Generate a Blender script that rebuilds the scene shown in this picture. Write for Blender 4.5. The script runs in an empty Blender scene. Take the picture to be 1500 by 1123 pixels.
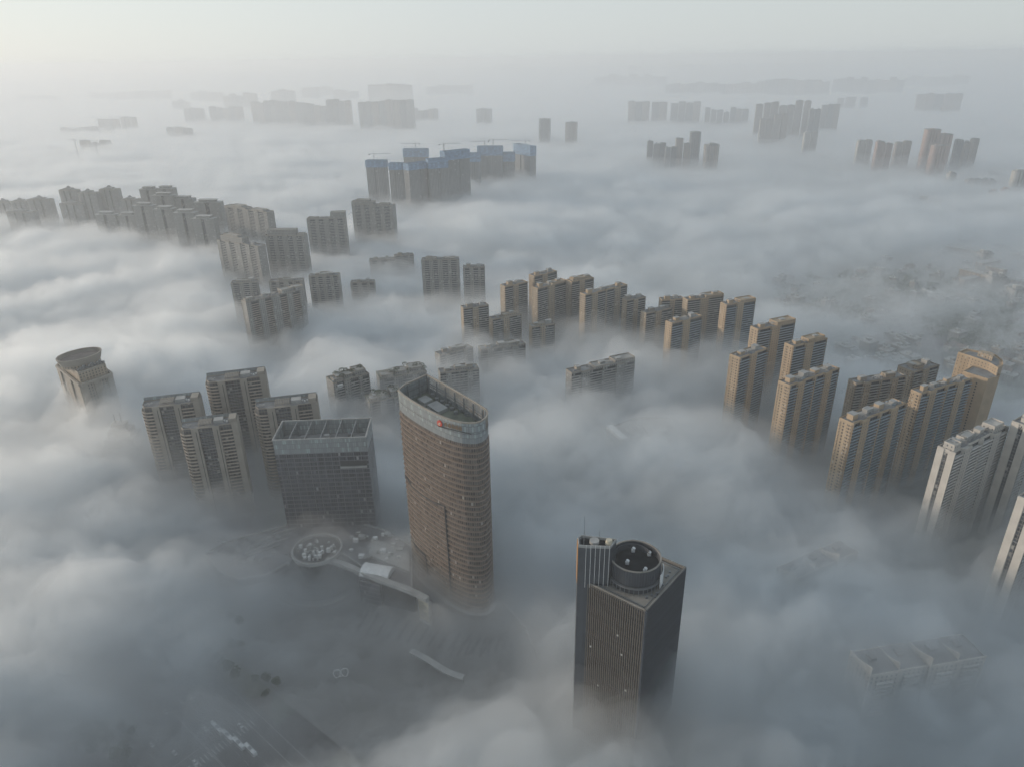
import bpy, math, random
import numpy as np
from mathutils import Matrix, Vector

S = bpy.context.scene
COL = S.collection
R = math.radians

# ------------------------------------------------------------------ camera
F = 1040.; CX, CY = 750., 561.5; H = 380.
PITCH = R(24.6); ROLL = math.atan(35 / 2265.)
cd = bpy.data.cameras.new('camera')
cam = bpy.data.objects.new('camera', cd); COL.objects.link(cam); S.camera = cam
cd.sensor_width = 36; cd.lens = 36 * F / 1500; cd.clip_end = 60000; cd.clip_start = 1
cam.matrix_world = (Matrix.Translation((0, 0, H)) @ Matrix.Rotation(math.pi / 2 - PITCH, 4, 'X')
                    @ Matrix.Rotation(-ROLL, 4, 'Z'))

# ------------------------------------------------------------------ sky, sun, exposure
SUN_AZ = R(164); SUN_EL = R(11)
w = bpy.data.worlds.new('World'); S.world = w; w.use_nodes = True
wn = w.node_tree; bg = wn.nodes['Background']
sky = wn.nodes.new('ShaderNodeTexSky'); sky.sky_type = 'NISHITA'; sky.sun_disc = False
sky.sun_elevation = SUN_EL; sky.sun_rotation = math.pi / 2 - SUN_AZ
sky.air_density = 1.0; sky.dust_density = 1.0; sky.ozone_density = 2.0
# a veil of high overcast over the clear sky: pale, a little brighter towards the sun
tc = wn.nodes.new('ShaderNodeTexCoord')
dot = wn.nodes.new('ShaderNodeVectorMath'); dot.operation = 'DOT_PRODUCT'
dot.inputs[1].default_value = (math.cos(SUN_AZ) * .98, math.sin(SUN_AZ) * .98, .15)
wn.links.new(tc.outputs['Generated'], dot.inputs[0])
rmp = wn.nodes.new('ShaderNodeValToRGB')
mr = wn.nodes.new('ShaderNodeMapRange'); mr.inputs[1].default_value = -1; mr.inputs[2].default_value = 1
wn.links.new(dot.outputs['Value'], mr.inputs[0]); wn.links.new(mr.outputs[0], rmp.inputs[0])
e = rmp.color_ramp.elements
e[0].position = 0; e[0].color = (4.7, 5.6, 6.2, 1)
e[1].position = 1; e[1].color = (10.6, 10.5, 9.8, 1)
q = rmp.color_ramp.elements.new(.36); q.color = (6.75, 7.3, 7.5, 1)
q = rmp.color_ramp.elements.new(.67); q.color = (7.75, 8.25, 8.4, 1)
q = rmp.color_ramp.elements.new(.91); q.color = (9.3, 9.7, 9.55, 1)
# the veil thins out upwards: bright low mist, dim blue-grey overhead
spz = wn.nodes.new('ShaderNodeSeparateXYZ'); wn.links.new(tc.outputs['Generated'], spz.inputs[0])
rz = wn.nodes.new('ShaderNodeValToRGB'); wn.links.new(spz.outputs[2], rz.inputs[0])
z_ = rz.color_ramp.elements
z_[0].position = 0; z_[0].color = (1.0, 1.0, 1.0, 1)
q = rz.color_ramp.elements.new(.075); q.color = (1, 1, 1, 1)
z_[-1].position = .6; z_[-1].color = (.62, .68, .75, 1)
q = rz.color_ramp.elements.new(.25); q.color = (.80, .83, .87, 1)
vm = wn.nodes.new('ShaderNodeMix'); vm.data_type = 'RGBA'; vm.blend_type = 'MULTIPLY'; vm.inputs[0].default_value = 1
wn.links.new(rmp.outputs[0], vm.inputs[6]); wn.links.new(rz.outputs[0], vm.inputs[7])
mx = wn.nodes.new('ShaderNodeMix'); mx.data_type = 'RGBA'; mx.inputs[0].default_value = .8
wn.links.new(sky.outputs[0], mx.inputs[6]); wn.links.new(vm.outputs[2], mx.inputs[7])
wn.links.new(mx.outputs[2], bg.inputs[0]); bg.inputs[1].default_value = .094

sd = bpy.data.lights.new('sun', 'SUN'); sd.energy = 2.9; sd.angle = R(.5); sd.color = (1, .84, .68)
so = bpy.data.objects.new('sun', sd); COL.objects.link(so)
sdir = Vector((math.cos(SUN_AZ) * math.cos(SUN_EL), math.sin(SUN_AZ) * math.cos(SUN_EL), math.sin(SUN_EL)))
so.rotation_euler = sdir.to_track_quat('Z', 'Y').to_euler()

S.view_settings.view_transform = 'Standard'; S.view_settings.look = 'None'
S.view_settings.gamma = 1; S.view_settings.use_curve_mapping = False
S.view_settings.exposure = 0.06
cy = S.cycles
cy.volume_bounces = 7; cy.max_bounces = 9; cy.diffuse_bounces = 2; cy.glossy_bounces = 2
cy.transparent_max_bounces = 40; cy.use_denoising = True
cy.use_adaptive_sampling = True; cy.adaptive_threshold = .025

# ------------------------------------------------------------------ fog settings (used at the end)
FOG_G = .57; FOG_COL = (.955, .978, .992)
HAZE_D = .00016; HAZE_COL = (.95, .98, 1.0)

# ------------------------------------------------------------------ helpers
rnd = random.Random(11)

def ray(px, py):
    u, v = px - CX, py - CY
    c, s = math.cos(ROLL), math.sin(ROLL)
    u, v = u * c - v * s, u * s + v * c
    return (u, F * math.cos(PITCH) - v * math.sin(PITCH), -F * math.sin(PITCH) - v * math.cos(PITCH))

def at(px, py, z):
    r = ray(px, py); t = (z - H) / r[2]
    return r[0] * t, r[1] * t

def link_mat_nodes(name):
    m = bpy.data.materials.new(name); m.use_nodes = True
    n = m.node_tree
    return m, n, n.nodes['Principled BSDF']

def plain(name, col, rough=.75, var=.18, scale=.25, metal=0):
    m, n, b = link_mat_nodes(name)
    t = n.nodes.new('ShaderNodeTexCoord'); no = n.nodes.new('ShaderNodeTexNoise')
    no.inputs['Scale'].default_value = scale; no.inputs['Detail'].default_value = 5
    n.links.new(t.outputs['Object'], no.inputs['Vector'])
    r = n.nodes.new('ShaderNodeValToRGB'); n.links.new(no.outputs['Fac'], r.inputs[0])
    r.color_ramp.elements[0].position = .3; r.color_ramp.elements[1].position = .7
    r.color_ramp.elements[0].color = (*[c * (1 - var) for c in col], 1)
    r.color_ramp.elements[1].color = (*[min(1, c * (1 + var)) for c in col], 1)
    n.links.new(r.outputs[0], b.inputs['Base Color'])
    b.inputs['Roughness'].default_value = rough; b.inputs['Metallic'].default_value = metal
    return m

def facade(name, wall, win, fh=3.0, pitch=3.4, ww=(.28, .72), wh=(.3, .8), line=None, lw=.12, bright=.25, rough=.3, light=(.4, .42, .42), lightp=.1, wvar=.14):
    """wall with a grid of windows in metres along the wall (UV: running length, height)"""
    m, n, b = link_mat_nodes(name)
    N = n.nodes.new; L = n.links.new
    uv = N('ShaderNodeUVMap'); sp = N('ShaderNodeSeparateXYZ'); L(uv.outputs[0], sp.inputs[0])
    def mth(op, a, bb=None):
        k = N('ShaderNodeMath'); k.operation = op
        for i, x in enumerate((a, bb)):
            if x is None: continue
            if isinstance(x, (int, float)): k.inputs[i].default_value = x
            else: L(x, k.inputs[i])
        return k.outputs[0]
    su = mth('DIVIDE', sp.outputs[0], pitch); sv = mth('DIVIDE', sp.outputs[1], fh)
    fu, iu = mth('FRACT', su), mth('FLOOR', su); fv, iv = mth('FRACT', sv), mth('FLOOR', sv)
    a = mth('MULTIPLY', mth('GREATER_THAN', fu, ww[0]), mth('LESS_THAN', fu, ww[1]))
    c = mth('MULTIPLY', mth('GREATER_THAN', fv, wh[0]), mth('LESS_THAN', fv, wh[1]))
    ge = N('ShaderNodeNewGeometry'); sn = N('ShaderNodeSeparateXYZ'); L(ge.outputs['Normal'], sn.inputs[0])
    side = mth('LESS_THAN', mth('ABSOLUTE', sn.outputs[2]), .6)
    win_m = mth('MULTIPLY', mth('MULTIPLY', a, c), side)
    cb = N('ShaderNodeCombineXYZ'); L(iu, cb.inputs[0]); L(iv, cb.inputs[1])
    wnz = N('ShaderNodeTexWhiteNoise'); wnz.noise_dimensions = '2D'; L(cb.outputs[0], wnz.inputs['Vector'])
    wr = N('ShaderNodeValToRGB'); L(wnz.outputs['Value'], wr.inputs[0])
    wr.color_ramp.interpolation = 'LINEAR'
    wr.color_ramp.elements[0].color = (*[x * (1 - bright) for x in win], 1)
    wr.color_ramp.elements[1].position = 1 - lightp; wr.color_ramp.elements[1].color = (*[x * (1 + bright) for x in win], 1)
    ex = wr.color_ramp.elements.new(1 - lightp * .5); ex.color = (*light, 1)
    tc = N('ShaderNodeTexCoord'); mp = N('ShaderNodeMapping'); mp.inputs['Scale'].default_value = (.12, .12, .02)
    L(tc.outputs['Object'], mp.inputs[0])
    no = N('ShaderNodeTexNoise'); no.inputs['Scale'].default_value = 2; no.inputs['Detail'].default_value = 6; L(mp.outputs[0], no.inputs['Vector'])
    wl = N('ShaderNodeValToRGB'); L(no.outputs['Fac'], wl.inputs[0])
    wl.color_ramp.elements[0].position = .3; wl.color_ramp.elements[1].position = .72
    wl.color_ramp.elements[0].color = (*[x * (1 - wvar) for x in wall], 1); wl.color_ramp.elements[1].color = (*[x * (1 + wvar) for x in wall], 1)
    base = wl.outputs[0]
    if line:
        k = N('ShaderNodeMix'); k.data_type = 'RGBA'; L(mth('MULTIPLY', mth('LESS_THAN', fv, lw), side), k.inputs[0]); L(base, k.inputs[6]); k.inputs[7].default_value = (*line, 1); base = k.outputs[2]
    k = N('ShaderNodeMix'); k.data_type = 'RGBA'; L(win_m, k.inputs[0]); L(base, k.inputs[6]); L(wr.outputs[0], k.inputs[7])
    L(k.outputs[2], b.inputs['Base Color'])
    k2 = N('ShaderNodeMix'); L(win_m, k2.inputs[0]); k2.inputs[2].default_value = .8; k2.inputs[3].default_value = rough
    L(k2.outputs[0], b.inputs['Roughness'])
    return m

class MB:
    """collects shapes; build() links them as one mesh object"""
    def __init__(s): s.v = []; s.f = []; s.uv = []
    def face(s, idx, uv=None):
        s.f.append(tuple(idx)); s.uv.extend(uv if uv else [(-99, -99)] * len(idx))
    def prism(s, poly, z0, z1, top=None, bottom=True, cap=True):
        n = len(poly); o = len(s.v); top = top or poly
        s.v += [(x, y, z0) for x, y in poly] + [(x, y, z1) for x, y in top]
        u = 0
        for i in range(n):
            j = (i + 1) % n
            d = math.dist(poly[i], poly[j])
            s.face((o + i, o + j, o + n + j, o + n + i), [(u, z0), (u + d, z0), (u + d, z1), (u, z1)])
            u += d
        if cap: s.face([o + n + i for i in range(n)])
        if bottom: s.face([o + i for i in reversed(range(n))])
        return s
    def box(s, x0, x1, y0, y1, z0, z1): return s.prism([(x0, y0), (x1, y0), (x1, y1), (x0, y1)], z0, z1)
    def tube(s, p, q, r, n=6, r2=None):
        p = Vector(p); q = Vector(q); d = (q - p).normalized()
        a = d.orthogonal().normalized(); b = d.cross(a); o = len(s.v); r2 = r if r2 is None else r2
        for c, rr in ((p, r), (q, r2)):
            for i in range(n):
                t = 2 * math.pi * i / n
                s.v.append(tuple(c + (a * math.cos(t) + b * math.sin(t)) * rr))
        for i in range(n):
            j = (i + 1) % n; s.face((o + i, o + j, o + n + j, o + n + i))
        s.face([o + i for i in reversed(range(n))]); s.face([o + n + i for i in range(n)])
        return s
    def ring(s, poly, z0, z1, t):
        """closed wall of thickness t along the inside of a polygon"""
        for a, b in zip(poly, poly[1:] + poly[:1]):
            d = math.dist(a, b)
            if d < .05: continue
            nx, ny = -(b[1] - a[1]) / d * t, (b[0] - a[0]) / d * t
            s.prism([a, b, (b[0] + nx, b[1] + ny), (a[0] + nx, a[1] + ny)], z0, z1)
        return s
    def build(s, name, mat, parent=None, label=None):
        me = bpy.data.meshes.new(name); me.from_pydata(s.v, [], s.f)
        lay = me.uv_layers.new(name='UVMap')
        if len(lay.data) == len(s.uv): lay.data.foreach_set('uv', np.array(s.uv, dtype=np.float32).ravel())
        me.materials.append(mat)
        o = bpy.data.objects.new(name, me); COL.objects.link(o)
        if parent: o.parent = parent
        if label: o['label'] = label
        return o

def thing(name, label, cat, loc=(0, 0, 0), rz=0, group=None):
    o = bpy.data.objects.new(name, None); COL.objects.link(o)
    o.location = loc; o.rotation_euler = (0, 0, rz); o['label'] = label; o['category'] = cat
    if group: o['group'] = group
    o.empty_display_size = 5
    return o
def tag(o, label, cat, group=None):
    o['label'] = label; o['category'] = cat
    if group: o['group'] = group
    return o
def copy_part(o, parent, loc=None, rz=None):
    c = o.copy(); COL.objects.link(c); c.parent = parent
    if loc is not None: c.location = loc
    if rz is not None: c.rotation_euler = (0, 0, rz)
    return c
def copy_tree(root, loc, rz=0, scale=None, label=None):
    c = root.copy(); COL.objects.link(c); c.location = loc; c.rotation_euler = (0, 0, rz)
    if scale: c.scale = scale
    if label: c['label'] = label
    for ch in list(root.children):
        k = ch.copy(); COL.objects.link(k); k.parent = c
        for g in list(ch.children):
            d = g.copy(); COL.objects.link(d); d.parent = k
    return c
def struct(name, mb, m):
    o = mb.build(name, m); o['kind'] = 'structure'; return o
def arc(cx, cy, r, a0, a1, n):
    return [(cx + r * math.cos(R(a0 + (a1 - a0) * i / n)), cy + r * math.sin(R(a0 + (a1 - a0) * i / n))) for i in range(n + 1)]

# ------------------------------------------------------------------ materials
M = {}
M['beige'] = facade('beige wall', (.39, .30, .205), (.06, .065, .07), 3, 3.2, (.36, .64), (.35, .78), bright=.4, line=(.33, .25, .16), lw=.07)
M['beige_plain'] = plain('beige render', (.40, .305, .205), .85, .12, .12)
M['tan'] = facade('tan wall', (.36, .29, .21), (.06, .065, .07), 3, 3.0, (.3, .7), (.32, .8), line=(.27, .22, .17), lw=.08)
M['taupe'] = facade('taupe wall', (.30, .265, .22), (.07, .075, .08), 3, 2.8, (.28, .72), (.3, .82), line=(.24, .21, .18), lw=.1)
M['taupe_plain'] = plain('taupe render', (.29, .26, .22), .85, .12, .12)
M['taupe_dark'] = facade('dark balcony wall', (.15, .135, .12), (.04, .046, .055), 3.3, 2.4, (.1, .9), (.1, .86), bright=.5, light=(.3, .29, .27), lightp=.08)
M['greywall'] = facade('grey wall', (.30, .29, .27), (.08, .085, .09), 3, 2.6, (.25, .72), (.3, .82), line=(.22, .215, .2), lw=.12)
M['whitewall'] = facade('white wall', (.44, .42, .385), (.09, .1, .11), 3, 3.2, (.34, .66), (.32, .8), line=(.42, .4, .37), lw=.08)
M['white_plain'] = plain('white render', (.48, .455, .415), .85, .1, .12)
M['redwall'] = facade('reddish wall', (.36, .24, .19), (.08, .085, .09), 3, 3.0, (.28, .72), (.3, .82))
M['farwall'] = facade('far wall', (.25, .25, .25), (.1, .11, .12), 3, 5.5, (.22, .78), (.2, .85), line=(.2, .2, .2), lw=.1)
M['fardark'] = facade('far dark wall', (.15, .155, .165), (.07, .08, .09), 3, 5, (.2, .8), (.2, .85), line=(.12, .12, .13), lw=.1)
M['farbeige'] = facade('far beige wall', (.36, .30, .25), (.1, .11, .12), 3, 6, (.22, .78), (.2, .85))
M['concrete'] = facade('raw concrete frame', (.30, .30, .29), (.05, .055, .06), 3, 4, (.14, .86), (.18, .94), lightp=.02)
M['glaze'] = facade('balcony glazing', (.16, .15, .14), (.035, .042, .05), 3, 2.4, (.06, .94), (.1, .9), bright=.5, light=(.3, .3, .28), lightp=.12, rough=.15)
M['balcony'] = plain('balcony parapet', (.34, .34, .33), .6, .15, .2)
M['balcony_blue'] = plain('pale blue balcony rail', (.27, .32, .36), .45, .15, .2)
M['balcony_beige'] = plain('beige balcony parapet', (.34, .29, .24), .7, .15, .2)
M['balcony_white'] = plain('white balcony parapet', (.55, .54, .52), .6, .1, .2)
M['roof'] = plain('grey roof deck', (.20, .20, .20), .9, .3, .12)
M['roof_pale'] = plain('pale roof deck', (.33, .33, .32), .9, .22, .1)
M['roof_green'] = plain('mossy roof deck', (.13, .145, .11), .9, .35, .15)
M['dark'] = plain('dark metal', (.035, .037, .04), .5, .2, .3)
M['steel'] = plain('grey steel', (.22, .23, .24), .4, .15, .3, .3)
M['white'] = plain('white paint', (.68, .68, .67), .5, .1, .3)
M['window'] = plain('window glass', (.045, .05, .06), .15, .3, .6)
M['brown_glass'] = facade('brown curtain wall', (.21, .158, .125), (.082, .07, .064), 4.2, 1.6, (.1, .9), (.2, .82), line=(.10, .085, .075), lw=.12, bright=.6, light=(.36, .34, .31), lightp=.022, rough=.22)
M['brown_band'] = plain('bronze spandrel band', (.215, .165, .13), .45, .15, .1, .2)
M['crown_glass'] = facade('crown glass', (.17, .175, .178), (.26, .285, .29), 4.4, 1.5, (.07, .93), (.06, .94), bright=.14, light=(.36, .42, .42), lightp=.1, rough=.2)
M['violet_glass'] = facade('grey violet curtain wall', (.11, .11, .12), (.058, .06, .072), 4.0, 1.8, (.06, .94), (.22, .95), line=(.15, .15, .155), lw=.12, bright=.4, light=(.34, .34, .34), lightp=.02, rough=.2)
M['black_glass'] = facade('dark fin wall glass', (.05, .05, .055), (.036, .04, .046), 3.8, 1.3, (.1, .95), (.1, .93), bright=.3, light=(.14, .14, .13), lightp=.012, rough=.25)
M['fin'] = plain('bronze fin', (.15, .128, .105), .5, .15, .3)
M['fin_dark'] = plain('slate fin', (.065, .072, .085), .5, .15, .3)
M['tar'] = plain('black roofing felt', (.016, .017, .019), 1.0, .4, .3)
M['tar'].node_tree.nodes['Principled BSDF'].inputs['Specular IOR Level'].default_value = .1
M['core'] = plain('slate core panel', (.058, .064, .074), .5, .12, .12)
M['orange'] = plain('orange cladding', (.42, .21, .07), .7, .35, .3)
M['terrace'] = plain('tan roof terrace', (.24, .225, .20), .9, .22, .12)
M['net'] = facade('blue safety netting', (.10, .17, .27), (.13, .22, .34), 3, 6, (.03, .97), (.06, .97), bright=.25, light=(.2, .34, .48), lightp=.15, rough=.8)
M['red'] = plain('red enamel', (.55, .07, .04), .5, .1, .5)
M['gold'] = plain('bronze lettering', (.24, .16, .09), .5, .1, .5)
M['leaf'] = plain('leaves', (.055, .075, .04), .9, .5, .05)
M['bark'] = plain('bark', (.09, .07, .05), .9, .3, 1)
M['paint'] = plain('worn road paint', (.36, .36, .35), .8, .2, .3)
M['asphalt'] = plain('asphalt', (.055, .056, .06), .9, .25, .06)
M['pave'] = plain('plaza paving', (.16, .16, .157), .9, .2, .05)
M['pave_dark'] = plain('dark paving strip', (.045, .045, .05), .9, .25, .1)
M['pool'] = plain('blue roof sheet', (.12, .28, .48), .4, .15, .1)
M['screen'] = plain('pale tan board', (.50, .46, .36), .6, .1, .2)
M['brick_roof'] = plain('dull roof tiles', (.17, .14, .125), .9, .3, .1)

# ------------------------------------------------------------------ ground
def ground_mat():
    m, n, b = link_mat_nodes('ground')
    N = n.nodes.new; L = n.links.new
    t = N('ShaderNodeTexCoord')
    n1 = N('ShaderNodeTexNoise'); n1.inputs['Scale'].default_value = .006; n1.inputs['Detail'].default_value = 8; L(t.outputs['Object'], n1.inputs['Vector'])
    r1 = N('ShaderNodeValToRGB'); L(n1.outputs['Fac'], r1.inputs[0])
    r1.color_ramp.elements[0].position = .38; r1.color_ramp.elements[0].color = (.045, .055, .038, 1)
    r1.color_ramp.elements[1].position = .62; r1.color_ramp.elements[1].color = (.13, .13, .125, 1)
    q = r1.color_ramp.elements.new(.5); q.color = (.085, .09, .078, 1)
    v = N('ShaderNodeTexVoronoi'); v.inputs['Scale'].default_value = .02; L(t.outputs['Object'], v.inputs['Vector'])
    mx = N('ShaderNodeMix'); mx.data_type = 'RGBA'; mx.blend_type = 'MULTIPLY'; mx.inputs[0].default_value = .45
    L(r1.outputs[0], mx.inputs[6]); L(v.outputs['Color'], mx.inputs[7])
    L(mx.outputs[2], b.inputs['Base Color']); b.inputs['Roughness'].default_value = .95
    return m
struct('ground', MB().box(-22000, 22000, -3000, 34000, -4, 0), ground_mat())

def strip(mb, pts, wd, z0, z1):
    """a flat ribbon of width wd along a polyline"""
    for a, b in zip(pts, pts[1:]):
        d = math.dist(a, b) or 1
        nx, ny = -(b[1] - a[1]) / d * wd / 2, (b[0] - a[0]) / d * wd / 2
        mb.prism([(a[0] - nx, a[1] - ny), (b[0] - nx, b[1] - ny), (b[0] + nx, b[1] + ny), (a[0] + nx, a[1] + ny)], z0, z1)
    return mb
def along(p, q, s, off):
    d = math.dist(p, q); ux, uy = (q[0] - p[0]) / d, (q[1] - p[1]) / d
    return p[0] + ux * s - uy * off, p[1] + uy * s + ux * off

# main road at the lower left
ra, rb = at(131, 1033, 0), at(195, 1108, 0)
rl, rr = at(208, 994, 0), at(307, 1100, 0)
cdir = math.atan2(rr[1] - rl[1], rr[0] - rl[0])
cx_, cy_ = rl
def road_pt(s, off): return cx_ + math.cos(cdir) * s - math.sin(cdir) * off, cy_ + math.sin(cdir) * s + math.cos(cdir) * off
struct('road', strip(MB(), [road_pt(-900, 0), road_pt(420, 0)], 74, .02, .06), M['asphalt'])
mk = MB()
for off in (-34, -.35, .35, 34, 26): strip(mk, [road_pt(-600, off), road_pt(300, off)], .3, .065, .07)
for off in (-24, -17, -10, 10, 17):
    for k in range(-60, 30): strip(mk, [road_pt(k * 10, off), road_pt(k * 10 + 5, off)], .22, .065, .07)
struct('road_markings', mk, M['paint'])
kb = MB()
for off in (-21, 21): strip(kb, [road_pt(-700, off), road_pt(40, off)], 1.6, .02, .2)
struct('kerb', kb, M['pave'])
cw = MB()
_p = at(296, 1106, 0); CWS = (_p[0] - cx_) * math.cos(cdir) + (_p[1] - cy_) * math.sin(cdir)
for k in range(26): strip(cw, [road_pt(CWS, -32 + k * 2.4), road_pt(CWS + 6, -32 + k * 2.4)], .8, .065, .072)
strip(cw, [road_pt(CWS - 6, -1), road_pt(CWS - 6, -34)], .5, .065, .072)
struct('crosswalk', cw, M['paint'])
bx = [road_pt(CWS + 40, -400), road_pt(CWS + 40, 500)]
struct('road_crossing', strip(MB(), bx, 46, .02, .058), M['asphalt'])
# another avenue that runs behind the towers and a city grid on the right, seen thinly
av = MB()
strip(av, [at(720, 960, 0), at(760, 900, 0), at(735, 860, 0)], 14, .02, .06)
for a, b in (((1180, 470), (1500, 500)), ((1230, 540), (1500, 440)), ((1300, 330), (1500, 360)), ((1100, 330), (1420, 520)), ((1280, 250), (1500, 300)), ((980, 215), (1480, 235))):
    strip(av, [at(*a, 0), at(*b, 0)], 16, .02, .06)
struct('side_roads', av, M['asphalt'])
pl = MB().prism([at(x, y, 0) for x, y in ((285, 915), (340, 960), (420, 1030), (520, 1110), (700, 1130), (860, 1090), (830, 900), (640, 830), (420, 800), (280, 850))], .02, .1)
struct('plaza', pl, M['pave'])
ps = MB()
for k in range(13):
    xa = 540 + k * 15
    strip(ps, [at(xa - 18, 925 + k * 3, .1), at(xa, 893 + k * 3.5, .1)], 2.2, .105, .11)
for k in range(9):
    xa = 668 + k * 11
    strip(ps, [at(xa - 9, 962 - k * 1.6, .1), at(xa, 940 - k * 1.6, .1)], 1.5, .105, .11)
struct('plaza_paving_strips', ps, M['pave_dark'])

# ------------------------------------------------------------------ apartment builder
SEG_T = [('bay', .15), ('pier', .13), ('bay', .20), ('thin', .03), ('bay', .19), ('pier', .13), ('bay', .17)]
SEG_S = [('bay', .36), ('pier', .22), ('bay', .42)]
SEG_M = [('pier', .10), ('bay', .2), ('pier', .18), ('bay', .22), ('pier', .1), ('bay', .2)]
SEG_N = [('pier', .08), ('bay', .13), ('pier', .1), ('bay', .12), ('pier', .14), ('bay', .12), ('pier', .1), ('bay', .13), ('pier', .08)]

def roof_kit(t, x0, x1, y0, y1, z, wm, rg, houses=3, pergola=True, tank=True, hh=4.):
    L, D = x1 - x0, y1 - y0
    for i in range(houses):
        cxx = x0 + L * (i + .5 + rg.uniform(-.15, .15)) / houses; wl = min(L / houses * .55, rg.uniform(5, 8)); wd = D * rg.uniform(.4, .6)
        yb = y0 + D * rg.uniform(.15, .35); h = hh * rg.uniform(.7, 1.25)
        hs = MB().box(cxx - wl / 2, cxx + wl / 2, yb, yb + wd, z, z + h).build('stair_house', wm if i % 2 == 0 else M['roof_pale'], t)
        MB().box(cxx - wl / 2 - .4, cxx + wl / 2 + .4, yb - .4, yb + wd + .4, z + h, z + h + .35).build('cap_slab', M['roof_pale'], hs)
    if pergola:
        for i in range(max(1, houses - 1)):
            cxx = x0 + L * (i + 1) / houses; wl = min(7, L * .2)
            pg = MB()
            for k in range(6): pg.box(cxx - wl / 2 + k * wl / 6, cxx - wl / 2 + k * wl / 6 + .35, y0 + 1.2, y0 + D * .6, z + 2.7, z + 3.0)
            for yy in (y0 + 1.5, y0 + D * .55): pg.box(cxx - wl / 2, cxx + wl / 2, yy, yy + .35, z + 2.35, z + 2.7)
            for xx in (cxx - wl / 2, cxx + wl / 2 - .4):
                for yy in (y0 + 1.5, y0 + D * .55): pg.box(xx, xx + .35, yy, yy + .35, z, z + 2.35)
            pg.build('pergola', M['roof_pale'], t)
    if tank and L > 30:
        for i in range(int(L / 6)):
            xx = x0 + L * rg.random(); yy = y0 + D * rg.uniform(.05, .95); a_, b_ = rg.uniform(.5, 2.2), rg.uniform(.3, .9)
            MB().box(xx - a_, xx + a_, yy - b_, yy + b_, z, z + rg.uniform(.6, 2.2)).build('roof_box', M[rg.choice(('roof', 'roof_pale', 'steel', 'balcony_blue'))], t)
    if tank:
        for i in range(2):
            xx = x0 + L * rg.uniform(.1, .9); yy = y0 + D * rg.uniform(.65, .8)
            MB().tube((xx, yy, z), (xx, yy, z + 1.8), 1.0, 10).build('water_tank', M['steel'], t)

def apartment(name, label, group, o, ang, L, D, z, segs, wall, plainm, balm, windows=0, strip_end=False, houses=3, ups=(), rec=1.8, rim=1.3, ledge=True, seed=0, slope=None, stacks=True, teeth=0, deck='roof'):
    rg = random.Random(seed + int(L * 10))
    t = thing(name, label, 'apartment tower', (o[0], o[1], 0), ang, group)
    poly = [(0, 0)]; x = 0; bays = []
    for kind, fr in segs:
        x1 = x + fr * L / sum(f for _, f in segs)
        if kind == 'bay':
            poly += [(x, 0), (x, rec), (x1, rec), (x1, 0)]; bays.append((x, x1))
        else:
            d = -.8 if kind == 'pier' else -.2
            poly += [(x, d), (x1, d)]
        x = x1
    poly += [(L, 0), (L, D), (0, D)]
    cl = []
    for p in poly:
        if not cl or math.dist(p, cl[-1]) > .01: cl.append(p)
    poly = cl
    MB().prism(poly, 0, z).build('wall', wall, t)
    MB().ring(poly, z, z + rim, .35).build('parapet', plainm, t)
    inn = [(.6, rec + .4), (L - .6, rec + .4), (L - .6, D - .6), (.6, D - .6)]
    MB().prism(inn, z + .02, z + .25).build('roof_deck', M[deck], t)
    for k, (a, b) in enumerate(bays):
        MB().prism([(a + .05, rec - .06), (b - .05, rec - .06), (b - .05, rec - .005), (a + .05, rec - .005)], 2, z - 1).build('glazing', M['glaze'], t)
        if stacks:
            bm = MB(); n = int(z // 3)
            for i in range(1, n):
                zz = i * 3
                bm.box(a + .1, b - .1, -.5, rec - .1, zz - .18, zz)
                bm.box(a + .1, b - .1, -.5, -.35, zz, zz + 1.0)
            bm.build('balcony_stack', balm, t)
    if windows:
        ws = MB().box(-.09, .0, -.55, .55, 0, 1.4)
        w0 = ws.build('window', M['window'], t)
        cols = [D * .3, D * .66][:windows] if windows < 3 else [D * .2, D * .5, D * .8]
        first = True
        for yy in cols:
            for i in range(2, int(z // 3)):
                if first: w0.location = (0, yy, i * 3 + .9); first = False
                else: copy_part(w0, t, (0, yy, i * 3 + .9))
    if teeth:
        l0 = MB().box(-.9, -.01, D - 1.7, D - .4, 0, .9).build('ledge', plainm, t); l0.location = (0, 0, 6)
        for i in range(3, int(z // 3)): copy_part(l0, t, (0, 0, i * 3))
    if strip_end:
        MB().box(-.12, -.005, D * .4, D * .6, 4, z - 2).build('dark_strip', M['glaze'], t)
        for hz in (z - 9, z - 33): MB().box(-.3, -.005, -.1, D + .1, hz, hz + .7).build('string_course', M['steel'], t)
        MB().box(-.55, -.01, .1, D * .38, 0, z + 1).build('end_pier', plainm, t); MB().box(-.55, -.01, D * .62, D - .1, 0, z + 1).build('end_pier', plainm, t)
    for (f0, f1, g0, g1, dz) in ups:
        ub = MB().box(f0 * L, f1 * L, g0 * D, g1 * D, z + .26, z + dz).build('upper_block', wall, t)
        pp = [(f0 * L, g0 * D), (f1 * L, g0 * D), (f1 * L, g1 * D), (f0 * L, g1 * D)]
        MB().ring(pp, z + dz, z + dz + 1.1, .3).build('block_parapet', plainm, ub)
    if houses: roof_kit(t, 1, L - 1, rec + 1, D - 1, z + .25, plainm, rg, houses, pergola=houses > 1)
    return t

def span(A, C, z):
    a = at(*A, z); c = at(*C, z)
    return a, math.atan2(c[1] - a[1], c[0] - a[0]), math.dist(a, c)

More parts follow.
